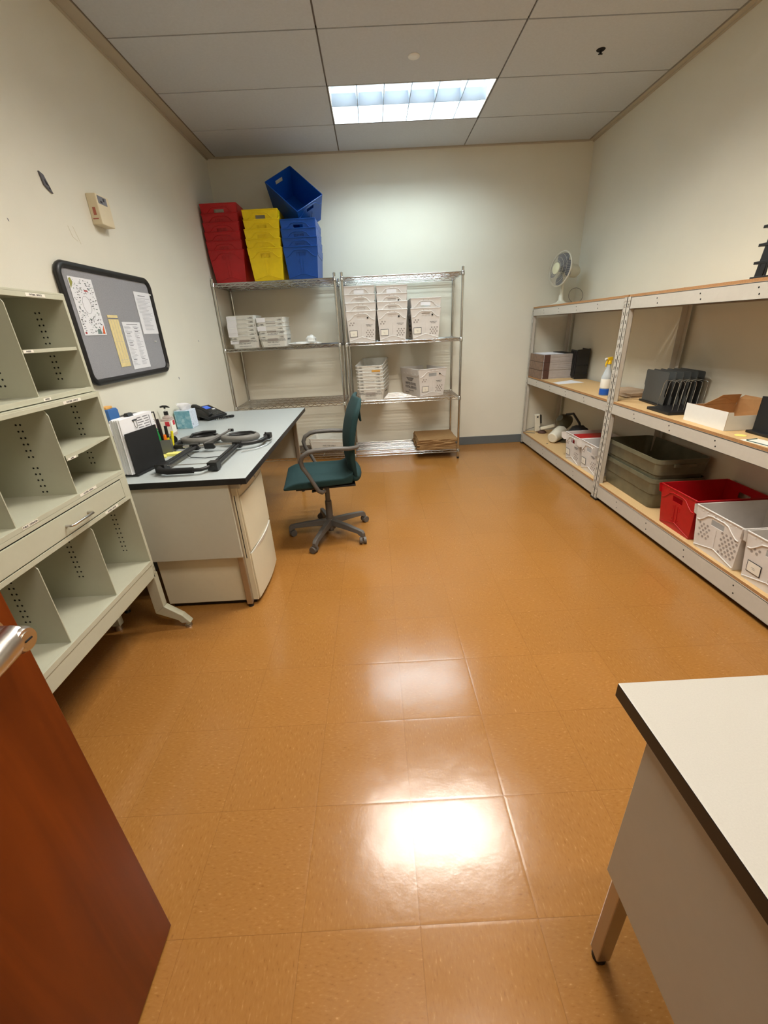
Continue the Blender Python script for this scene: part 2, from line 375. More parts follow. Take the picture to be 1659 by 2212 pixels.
# door frame behind the camera
struct(MB().box(DX0-.0, DX0+.03, YF-.13, YF+.01, 0, DH).box(DX1-.03, DX1, YF-.13, YF+.01, 0, DH).box(DX0, DX1, YF-.13, YF+.01, DH-.03, DH).build('trim_4', m_trim))
# ================================================================== FURNITURE
# ------------------------------------------------------------------ chrome wire shelving
WX0, WX1, WY0, WY1 = -.265, .905, 4.545, 5.075      # post centres of the right unit
WZ = [.108, .692, 1.278, 1.868]
def wire_shelf_mesh(W, D):
    s = MB(); r = .0024
    for z in (0, -.026):
        s.tube([(.012, 0, z-.003), (W-.012, 0, z-.003)], .0033, 6); s.tube([(.012, D, z-.003), (W-.012, D, z-.003)], .0033, 6)
        s.tube([(0, .012, z-.003), (0, D-.012, z-.003)], .0033, 6); s.tube([(W, .012, z-.003), (W, D-.012, z-.003)], .0033, 6)
    n = 26
    for y in (0, D):
        s.tube([(.02+(W-.04)*i/n, y, -.004 if i % 2 else -.028) for i in range(n+1)], .0030, 5)
    for x in (0, W):
        s.tube([(x, .02+(D-.04)*i/18, -.004 if i % 2 else -.028) for i in range(19)], r, 5)
    for yy in (D/3, 2*D/3):
        s.tube([(0, yy, -.030), (W, yy, -.030)], .003, 6); s.tube([(.02+(W-.04)*i/n, yy, -.005 if i % 2 else -.029) for i in range(n+1)], r, 5)
    for i in range(1, 15):
        s.tube([(0, D*i/15, -.0025), (W, D*i/15, -.0025)], .0018, 6)
    for xx in (W/4, W/2, 3*W/4): s.tube([(xx, 0, -.0075), (xx, D, -.0075)], .0026, 6)
    for x in (0, W):
        for y in (0, D): s.lathe([(.0145, -.036), (.0185, -.034), (.0165, .0), (.0135, .004)], 14, 0, T(x, y, 0))
    return s
def wire_unit(x0, label):
    W, D = WX1-WX0, WY1-WY0
    t = thing('wire_shelving_unit', label, 'shelving unit', (x0, WY0, 0), 0, 'chrome wire shelving against the back wall')
    for x in (0, W):
        for y in (0, D):
            p = MB().cyl((x, y, .02), (x, y, 1.90), .0127, n=16)
            po = p.build('post', m_chrome, t, smooth=True)
            MB().cyl((x, y, 0), (x, y, .022), .0125, .0135, n=14).build('foot', m_black, po, smooth=True)
            MB().lathe([(.013, 1.898), (.0135, 1.906), (.006, 1.911)], 14, 0, T(x, y, 0)).build('post_cap', m_chrome, po, smooth=True)
    me = None
    for z in WZ:
        o = wire_shelf_mesh(W, D).build('wire_shelf', m_chrome, t, smooth=60) if me is None else None
        if o is None: o = bpy.data.objects.new('wire_shelf', me); C.objects.link(o); o.parent = t
        me = o.data; o.location = (0, 0, z)
    return t
u1 = wire_unit(WX0, 'chrome wire shelving unit nearest the middle of the back wall, holding white totes')
u2 = dup(u1, loc=(WX0-1.24, WY0, 0), label='chrome wire shelving unit in the left corner under the red, yellow and blue totes')
# ------------------------------------------------------------------ slotted steel racks on the right wall
RXF, RXB = 1.80, 2.245
BZ = [(.030, .135, .150), (.721, .795, .812), (1.445, 1.520, 1.536)]
def rack(y0, y1, label):
    t = thing('boltless_rack', label, 'shelving unit', (RXF, y0, 0), 0, 'putty coloured racks along the right wall')
    pw = .040
    for xi, xf in enumerate((RXF, RXB)):
        for ye, s_ in ((y0, 1), (y1, -1)):
            b = MB(); ys = sorted((ye, ye+s_*pw)); zt = 1.522
            holes = []; n = 27
            for k in range(n):
                zc = .10+k*(1.42/n); holes.append((.38, .62, (zc-.012)/zt, (zc+.012)/zt))
            xo = xf if xi == 0 else xf
            if xi == 0: b.panel((xf, ys[1], .0), (xf, ys[0], .0), (xf, ys[0], zt), (xf, ys[1], zt), -.0025, holes)
            else: b.panel((xf, ys[0], .0), (xf, ys[1], .0), (xf, ys[1], zt), (xf, ys[0], zt), -.0025)
            if xi == 0: b.box(xf+.034, xf+.036, ys[0], ys[1], 0, zt).box(xf, xf+.036, *((ys[1]-.002, ys[1]) if s_ > 0 else (ys[0], ys[0]+.002)), 0, zt)  # back and side walls added so the slots look dark inside
            d = .038*(1 if xi == 0 else -1); xx = sorted((xf, xf+d))
            fy = sorted((ye, ye+s_*.0025)); b.box(xx[0], xx[1], fy[0], fy[1], 0, zt)
            p = b.build('post', m_rack, t, world=True)
            c_ = MB().box(xx[0]-.004, xx[1]+.004, ys[0]-.003, ys[1]+.003, 0, .016); c_.build('foot', m_black, p, world=True)
    for (z0, z1, zb) in BZ:
        for side in (0, 1):
            x = RXF+.003 if side == 0 else RXB-.003; q = 1 if side == 0 else -1
            b = MB(); xs = sorted((x, x+q*.002)); b.box(xs[0], xs[1], y0+pw-.004, y1-pw+.004, z0, z1)
            xs = sorted((x, x+q*.016)); b.box(xs[0], xs[1], y0+pw, y1-pw, z0, z0+.002); b.box(xs[0], xs[1], y0+pw, y1-pw, zb-.020, zb-.017)
            xs = sorted((x-q*.0008, x+q*.002))
            if side == 0:
                L_ = y1-y0
                for fr in (.22, .42, .62, .82):
                    for dz in (.3, .68):
                        zc = z0+(z1-z0)*dz; yc = y0+L_*fr+(.012 if dz > .5 else 0)
                        b.cyl((x-.0006, yc, zc), (x+.001, yc, zc), .0045, n=8, m=1)
                for e_ in (y0+.012, y0+.028, y1-.028, y1-.012):
                    for dz in (.25, .7):
                        b.cyl((RXF-.003, e_, z0+(z1-z0)*dz), (RXF, e_, z0+(z1-z0)*dz), .005, n=8, m=0)
            b.build('beam', [m_rack, m_hole], t, world=True)
        for ye in (y0, y1):
            ys = sorted((ye+(.003 if ye == y0 else -.003), ye+(.005 if ye == y0 else -.005)))
            MB().box(RXF+.04, RXB-.04, ys[0], ys[1], z0, z1-.01).build('side_beam', m_rack, t, world=True)
        bd = MB().box(RXF+.007, RXB-.006, y0+.006, y1-.006, zb-.016, zb)
        bo = bd.build('deck_board', [m_board, m_boarde], t, world=True)
        for pl in bo.data.polygons:
            if abs(pl.normal.z) < .5: pl.material_index = 1
    return t
rack(3.197, 5.065, 'far steel rack with particle board decks carrying the fan on its top')
rack(1.325, 3.193, 'near steel rack with particle board decks at the right edge of the view')
# ------------------------------------------------------------------ mail sorter, two stacked units
def perf(b, x, y, zs, side, m=1, pair=.0155):
    """pairs of round adjustment holes on a divider face"""
    for z in zs:
        for dx in (0, pair):
            b.cyl((x+dx, y, z), (x+dx, y+side*.0006, z), .0036, n=8, m=m)
def sticker(parent, x, y, z, wdt, hgt, txt, size=None):
    s_ = MB().box(x, x+.0006, y-wdt/2, y+wdt/2, z-hgt/2, z+hgt/2).build('label_holder', m_label, parent, world=True)
    rt = parent; off = Vector((0,0,0))
    while rt is not None: off += rt.location; rt = rt.parent
    text(txt, size or hgt*.8, frame((x+.0009-off.x, y-off.y, z-off.z), (0, 1, 0), (0, 0, 1)), m_ink, s_, sx=.9)
SY0, SY1 = .31, 1.80; PITCH_ = .2965
su = thing('mail_sorter', 'upper putty grey pigeonhole sorter stacked beside the notice board', 'mail sorter', (-1.50, SY0, 1.222))
UX = -1.165
for y in (SY0, SY1-.014):
    b = MB().box(-1.50, UX, y, y+.014, 1.222, 1.578)
    zz = [1.517-.0216*k for k in range(6)]+[1.362-.0216*k for k in range(5)]
    perf(b, -1.285, y if y > 1 else y+.014, zz, -1 if y > 1 else 1)
    b.build('side_panel', [m_sort, m_hole], su, world=True, bevel=.0015)
MB().box(-1.50, -1.495, SY0+.014, SY1-.014, 1.222, 1.575).build('back_panel', m_sort, su, world=True)
MB().box(-1.50, UX+.001, SY0+.0, SY1-.004, 1.572, 1.579).box(UX-.012, UX+.001, SY0+.012, SY1-.013, 1.556, 1.572).build('top_panel', m_sort, su, world=True, bevel=.001)
b = MB().box(-1.495, UX, SY0+.014, SY1-.014, 1.231, 1.238).box(UX-.010, UX+.0005, SY0+.012, SY1-.013, 1.222, 1.240)
b.build('bottom_shelf', m_sort, su, world=True, bevel=.001)
for k in range(1, 5):
    y = SY1-k*PITCH_
    b = MB().prism([(-1.495, y, 1.24), (UX-.006, y, 1.24), (UX-.006, y, 1.535), (UX-.016, y, 1.553), (-1.495, y, 1.553)], (0, .0035, 0))
    perf(b, -1.285, y, [1.42-.0216*j for j in range(2)]+[1.368-.0216*j for j in range(5)], -1)
    b.build('divider', [m_sort, m_hole], su, world=True)
b = MB().box(-1.49, UX-.006, 1.508, 1.782, 1.384, 1.3865).box(UX-.010, UX-.005, 1.508, 1.782, 1.381, 1.393)
ish = b.build('inner_shelf', m_sort, su, world=True)
sticker(su, UX+.0012, 1.648, 1.5645, .092, .010, 'OUTSIDE  OFFICES'); sticker(ish, UX-.0046, 1.532, 1.387, .045, .009, 'PAPERS'); sticker(su, UX+.0007, 1.53, 1.2285, .036, .009, 'PAPERS')
sl = thing('mail_sorter', 'lower putty grey sorter console with drawer and splayed feet beside the desk', 'mail sorter', (-1.50, SY0, 0))
LX = -1.150
for y in (SY0, SY1-.016):
    b = MB().box(-1.50, LX, y, y+.016, .318, 1.220)
    yf, sd = (y, -1) if y > 1 else (y+.016, 1)
    perf(b, -1.27, yf, [1.165-.0235*k for k in range(6)]+[.99-.0235*k for k in range(4)], sd)
    perf(b, -1.262, yf, [.735-.0235*k for k in range(12)], sd)
    b.build('side_panel', [m_sort, m_hole], sl, world=True, bevel=.0015)
MB().box(-1.50, -1.495, SY0+.016, SY1-.016, .39, 1.215).build('back_panel', m_sort, sl, world=True)
MB().box(-1.50, LX, SY0, SY1-.016, 1.212, 1.219).box(LX-.014, LX+.001, SY0+.014, SY1-.015, 1.199, 1.214).build('top_panel', m_sort, sl, world=True, bevel=.001)
MB().box(-1.495, LX, SY0+.016, SY1-.016, .872, .880).box(LX-.012, LX+.001, SY0+.014, SY1-.015, .864, .881).build('shelf', m_sort, sl, world=True, bevel=.001)
# drawer case rails
MB().box(-1.495, LX, SY0+.016, SY1-.016, .750, .757).box(LX-.012, LX+.0008, SY0+.014, SY1-.015, .744, .762).build('lower_rail', m_sort, sl, world=True, bevel=.001)
MB().box(LX-.012, LX+.0005, SY0+.014, SY1-.015, .849, .8635).build('upper_rail', m_sort, sl, world=True, bevel=.001)
MB().box(-1.45, LX-.012, SY0+.03, SY1-.05, .765, .846).box(LX-.014, LX-.002, SY0+.02, SY1-.046, .7645, .8465, 1).build('drawer_gap', [m_hole, m_hole], sl, world=True)
d = MB().box(LX-.010, LX+.0022, SY0+.03, SY1-.050, .7665, .8445).build('drawer', m_sort, sl, world=True, bevel=.001)
MB().box(LX-.012, LX+.0005, SY1-.046, SY1-.016, .762, .849).build('drawer_stile', m_sort, sl, world=True)
hb = MB()
hy0, hy1, hz_ = 1.375, 1.500, .801
hb.tube([(LX+.002, hy0, hz_), (LX+.022, hy0, hz_), (LX+.028, hy0+.006, hz_), (LX+.028, hy1-.006, hz_), (LX+.022, hy1, hz_), (LX+.002, hy1, hz_)], .0048, 10)
hb.build('handle', m_chromed, d, world=True, smooth=True)
for (y, z0, z1, zz) in ((1.494, .88, 1.198, 0), (1.197, .88, 1.198, 0), (.90, .88, 1.198, 0), (.60, .88, 1.198, 0)):
    b = MB().prism([(-1.495, y, z0), (LX-.006, y, z0), (LX-.006, y, 1.175), (LX-.018, y, z1), (-1.495, y, z1)], (0, .0035, 0))
    perf(b, -1.28, y, [1.15-.0235*k for k in range(6)]+[.99-.0235*k for k in range(5)], -1)
    b.build('divider', [m_sort, m_hole], sl, world=True)
for y in (1.500, 1.207, .905, .60):
    b = MB().prism([(-1.495, y, .412), (LX-.006, y, .412), (LX-.006, y, .722), (LX-.020, y, .742), (-1.495, y, .742)], (0, .0035, 0))
    perf(b, -1.28, y, [.70-.0235*k for k in range(9)], -1, 1)
    b.build('divider', [m_sort, m_hole], sl, world=True)
# tilted inner shelf with a long label flap
b = MB().add([(-1.49, 1.50, 1.036), (LX-.004, 1.50, 1.028), (LX-.004, 1.782, 1.036), (-1.49, 1.782, 1.040), (-1.49, 1.50, 1.0345), (LX-.004, 1.50, 1.0265), (LX-.004, 1.782, 1.0345), (-1.49, 1.782, 1.0385)],
             [(0,1,2,3), (7,6,5,4), (0,4,5,1), (1,5,6,2), (2,6,7,3), (3,7,4,0)])
b.prism([(LX-.004, 1.50, 1.028), (LX-.004, 1.782, 1.036), (LX-.004, 1.782, 1.030), (LX-.004, 1.70, 1.024), (LX-.004, 1.60, 1.016), (LX-.004, 1.565, 1.016), (LX-.004, 1.562, 1.008), (LX-.004, 1.50, 1.008)], (.0015, 0, 0))
ish2 = b.build('inner_shelf', m_sort, sl, world=True)
sticker(ish2, LX-.002, 1.528, 1.0125, .045, .007, 'PAPERS')
sticker(sl, LX+.0012, 1.627, 1.2065, .10, .011, 'OUTSIDE  OFFICES'); sticker(sl, LX+.0012, 1.545, .8725, .10, .010, 'OUTSIDE  OFFICES'); sticker(sl, LX+.0012, 1.243, .8725, .066, .010, 'PUBLIC  DEFENDER')
sticker(sl, LX+.001, 1.64, .7535, .092, .010, 'OUTSIDE  OFFICES')
# base tray and apron
MB().box(-1.495, LX, SY0+.016, SY1-.016, .401, .409).box(LX-.012, LX+.001, SY0+.012, SY1-.015, .388, .410).build('base_shelf', m_sort, sl, world=True, bevel=.001)
MB().box(LX-.014, LX-.002, SY0+.012, SY1-.012, .320, .386).build('apron', m_sort, sl, world=True, bevel=.0015)
MB().box(-1.48, LX-.02, SY0+.02, SY1-.02, .385, .388).build('underside_panel', m_sort, sl, world=True)
def sl_leg(y):
    b = MB()
    pr = lambda pts: b.prism([(x, y-.024, z) for x, z in pts], (0, .036, 0))
    pr([(-1.205, .335), (-1.152, .335), (-1.152, .140), (-1.205, .100)])
    pr([(-1.205, .100), (-1.152, .140), (-1.072, .078), (-1.038, .030), (-1.086, .030), (-1.10, .050)])
    b.cyl((-1.062, y-.006, .008), (-1.062, y-.006, .032), .010, n=12)
    lg = b.build('leg', m_sort, sl, world=True, bevel=.003)
    MB().cyl((-1.062, y-.006, 0), (-1.062, y-.006, .010), .019, .016, n=18).build('foot', m_chromed, lg, world=True, smooth=True)
    b = MB().prism([(-1.46, y-.024, .335), (-1.41, y-.024, .335), (-1.41, y-.024, .03), (-1.46, y-.024, .03)], (0, .036, 0))
    lg = b.build('leg', m_sort, sl, world=True, bevel=.003)
    MB().cyl((-1.435, y-.006, 0), (-1.435, y-.006, .03), .019, .014, n=18).build('foot', m_chromed, lg, world=True, smooth=True)
sl_leg(SY1); sl_leg(SY0+.03)
for z in (.372, .352, .334): MB().cyl((-1.152, SY1-.008, z), (-1.1485, SY1-.008, z), .003, n=8).build('screw', m_chromed, sl, world=True)
# ------------------------------------------------------------------ desks
def desk(name, label, x0, x1, y0, y1, zt, lam, panels, legs, lz=0):
    t = thing(name, label, 'desk', (x0, y0, 0))
    b = MB().box(x0, x1, y0, y1, zt-.032, zt)
    o = b.build('desktop', [lam, m_edge], t, world=True, bevel=.002)
    for pl in o.data.polygons:
        if pl.normal.z < .5: pl.material_index = 1
    for (a0, a1, c0, c1, z0, z1) in panels: MB().box(a0, a1, c0, c1, z0, z1).build('panel', m_deskp, t, world=True, bevel=.001)
    for (lx, ly) in legs:
        l = MB().box(lx-.016, lx+.016, ly-.016, ly+.016, .018, zt-.034).build('leg', m_leg, t, world=True, bevel=.003)
        MB().cyl((lx, ly, 0), (lx, ly, .02), .016, .010, n=14).build('foot', m_black, l, world=True, smooth=True)
    MB().box(x0+.06, x1-.06, y0+.06, y0+.085, zt-.075, zt-.034).box(x0+.06, x1-.06, y1-.085, y1-.06, zt-.075, zt-.034).build('rail', m_deskp, t, world=True)
    return t
desk('office_desk', 'grey laminate desk with black edge carrying the phone and folded cart', -1.518, -.648, 1.898, 3.835, .775, m_lam,
     [(-1.50, -.748, 1.912, 1.926, .330, .744), (-1.50, -.735, 3.76, 3.775, .33, .744), (-1.50, -1.486, 1.93, 3.76, .33, .744)], [(-.768, 1.944), (-1.47, 1.944), (-.745, 3.741), (-1.47, 3.741)])
desk('office_desk', 'pale desk corner with dark edge in the right foreground', .427, 1.19, -.36, .565, .775, m_lam2,
     [(.435, .449, -.34, .474, .341, .744), (1.15, 1.164, -.34, .474, .341, .744)], [(.4655, .456), (1.13, .456), (.4655, -.32), (1.13, -.32)])
# mobile pedestal under the desk, drawers facing the chair
pd = thing('file_pedestal', 'cream two drawer filing pedestal under the grey desk', 'filing cabinet', (-1.23, 1.955, 0))
PY0, PY1 = 1.955, 2.395
MB().box(-1.23, -.722, PY0, PY1, .028, .705).build('body', m_cream, pd, world=True, bevel=.004)
MB().box(-1.215, -.745, PY0+.02, PY1-.02, .0, .028).build('plinth', m_black, pd, world=True)
def plan(bow, xb=-.722, xf=-.714, n=14):
    return [(xb, PY0+.006)]+[(xf+bow*math.sin(PI*i/n), PY0+.006+(PY1-PY0-.012)*i/n) for i in range(n+1)]+[(xb, PY1-.006)]
def front(z0, z1, nm, bow):
    b = MB().prism([(x, y, z0) for x, y in plan(bow)], (0, 0, z1-z0)); return b.build(nm, m_cream, pd, world=True, smooth=30, bevel=.002)
d1 = front(.338, .655, 'drawer', .014); d2 = front(.035, .322, 'drawer', .014)
lens = lambda bow, xf, s_: [(x, y, .326+s_*.013*max(0, math.sin(PI*(y-PY0)/(PY1-PY0)))) for x, y in plan(bow, -.722, xf)]
b = MB(); top = lens(.022, -.7145, 1); bot = lens(.0165, -.7138, -1)
b.hexa(bot, top); b.build('lit_pull_lip', m_white, d2, world=True, smooth=30)  # white on the cream drawer paints in the light on its lip
front(.662, .704, 'header', .012)
MB().box(-.744, -.740, PY0-.0006, PY0, .300, .664).build('side_gap_shade', m_hole, pd, world=True)  # raised dark strip carries the drawer gap's shade in its colour
MB().cyl((-.704, 2.20, .684), (-.698, 2.20, .684), .008, n=14).build('lock', m_chromed, pd, world=True)
# ------------------------------------------------------------------ task chair
ch = thing('task_chair', 'dark teal upholstered swivel chair with grey loop arms on castors', 'chair', (-.387, 2.797, 0), 0)
angs = [182, 253.5, 324.5, 36, 109]
b = MB().cyl((0, 0, .05), (0, 0, .135), .036, .031, n=20).cyl((0,0,.03),(0,0,.05),.022, n=16)
hubo = b.build('base_hub', m_cgrey, ch, smooth=True)
for k in range(5):
    a = math.radians(angs[k]); M = RZ(a)
    b = MB(M)
    P = lambda x, z, h, w: [(x, -w/2, z), (x, w/2, z), (x, w/2*.7, z+h), (x, -w/2*.7, z+h)]
    secs = [P(.02, .082, .044, .05), P(.16, .078, .036, .044), P(.262, .070, .030, .038), P(.298, .048, .046, .036), P(.312, .048, .030, .032)]
    vs = [p for s_ in secs for p in s_]; fs = []
    for i in range(len(secs)-1):
        for j in range(4): fs.append((i*4+j, i*4+(j+1) % 4, i*4+4+(j+1) % 4, i*4+4+j))
    fs += [(3,2,1,0), tuple(len(secs)*4-4+j for j in range(4))]
    b.add(vs, fs)
    lg = b.build('leg', m_cgrey, ch, smooth=30, bevel=.003)
    b = MB(M @ T(.298, 0, 0) @ RZ(.5+k*.9))
    b.cyl((0, 0, .045), (0, 0, .062), .008, n=10)
    for s_ in (-1, 1): b.cyl((-.012, s_*.006, .026), (-.012, s_*.024, .026), .026, .0235, n=22)
    b.box(-.022, .016, -.006, .006, .022, .05)
    b.build('castor', m_cgrey, lg, smooth=35)
MB().cyl((0, 0, .13), (0, 0, .27), .026, .024, n=20).cyl((0, 0, .27), (0, 0, .42), .018, n=16).build('gas_column', m_cgrey, ch, smooth=True)
MS = RZ(math.radians(186.7)) # local +x = chair front
b = MB(MS).box(-.13, .10, -.09, .09, .40, .435).box(-.20, -.08, -.05, .05, .385, .42); b.prism([(.02, .09, .41), (.10, .09, .41), (.10, .09, .395)], (0, .06, 0))
b.build('tilt_mechanism', m_black, ch, bevel=.006)
def cushion(prof_fn, nx, ny, fn): pass
# seat: grid surface with waterfall front and rolled back
def slab(M, fn_top, fn_bot, nu, nv):
    b = MB(M); vs = []; fs = []
    for fn in (fn_top, fn_bot):
        for i in range(nu+1):
            for j in range(nv+1): vs.append(fn(i/nu, j/nv))
    o = (nu+1)*(nv+1); id_ = lambda i, j: i*(nv+1)+j
    for i in range(nu):
        for j in range(nv):
            fs += [(id_(i,j), id_(i,j+1), id_(i+1,j+1), id_(i+1,j)), (o+id_(i,j), o+id_(i+1,j), o+id_(i+1,j+1), o+id_(i,j+1))]
    for i in range(nu):
        fs += [(id_(i,0), id_(i+1,0), o+id_(i+1,0), o+id_(i,0)), (id_(i,nv), o+id_(i,nv), o+id_(i+1,nv), id_(i+1,nv))]
    for j in range(nv):
        fs += [(id_(0,j), o+id_(0,j), o+id_(0,j+1), id_(0,j+1)), (id_(nu,j), id_(nu,j+1), o+id_(nu,j+1), o+id_(nu,j))]
    return b.add(vs, fs)
def wseat(u): return .236*(1-.10*(1-u)**2)
def seat_top(u, v):
    s_ = (v-.5)*2; x = -.19+.47*u; z = .500+.006*abs(s_)**3-.034*max(0, (u-.80)/.20)**1.6+.0*u+.035*max(0, (.12-u)/.12)
    return (x, s_*wseat(u), z)
def seat_bot(u, v):
    s_ = (v-.5)*2; x = -.18+.455*u; z = .452+.008*abs(s_)**2-.006*u
    return (x, s_*wseat(u)*.98, z)
slab(MS, seat_top, seat_bot, 14, 12).build('seat', m_teal, ch, smooth=80, bevel=.009, sub=1)
MB(MS).prism([(-.20, -.20, .437), (.20, -.20, .437), (.22, 0, .437), (.20, .20, .437), (-.20, .20, .437)], (0, 0, .012)).build('seat_shell', m_black, ch, bevel=.003)
def back_c(t): # centre line of the backrest in x,z
    z = .485+.525*t; x = -.200-.032*t+.040*math.sin(PI*min(1, t*1.15))-.035*max(0, t-.85)/.15
    return x, z
def wback(t): return .165+.062*math.sin(PI*min(1, .12+t*.62))-.055*max(0, (t-.82)/.18)**2
def back_f(u, v):
    s_ = (v-.5)*2; x, z = back_c(u); return (x+.030-.030*s_*s_, s_*wback(u), z)
def back_b(u, v):
    s_ = (v-.5)*2; x, z = back_c(u); k = math.sin(PI*min(1, max(0, u)))**.5; return (x-.022*k-.018-.022*s_*s_+.022, s_*wback(u), z-.008)
slab(MS, lambda u, v: back_f(u, 1-v), lambda u, v: back_b(u, 1-v), 16, 12).build('backrest', m_teal, ch, smooth=80, bevel=.01, sub=1)
x0_, z0_ = back_c(.78)
slab(MS, lambda u, v: ((x0_-.040-.012*u), (.5-v)*.24*(1-.25*u), z0_+.07-.12*u), lambda u, v: ((x0_-.054-.012*u), (.5-v)*.24*(1-.25*u), z0_+.07-.12*u), 6, 6).build('back_pad', m_teal, ch, bevel=.006)
# rolled lumbar junction where seat turns up into the backrest
b = MB(MS); b.tube([(-.195, -.20, .490), (-.212, -.10, .484), (-.215, 0, .482), (-.212, .10, .484), (-.195, .20, .490)], [.030, .042, .046, .042, .030], n=16); b.build('seat_back_roll', m_teal, ch, smooth=True, sub=1)
for s_ in (-1, 1):
    y = s_*.262
    pts = [(-.235, s_*.155, .700), (-.222, s_*.215, .706), (-.17, y, .715), (-.08, y+s_*.006, .722), (.04, y+s_*.008, .722), (.085, y+s_*.008, .714), (.125, y+s_*.006, .690), (.140, y, .655), (.132, y, .615), (.10, y-s_*.003, .555), (.075, y-s_*.006, .50), (.05, y-s_*.012, .445), (.03, y-s_*.03, .425), (.01, s_*.20, .422)]
    rr = [.014, .015, .0165, .0175, .018, .018, .018, .0175, .0165, .015, .0145, .015, .015, .012]
    MB(MS).tube(pts, rr, n=12, sx=.85).build('armrest', m_cgrey, ch, smooth=True)
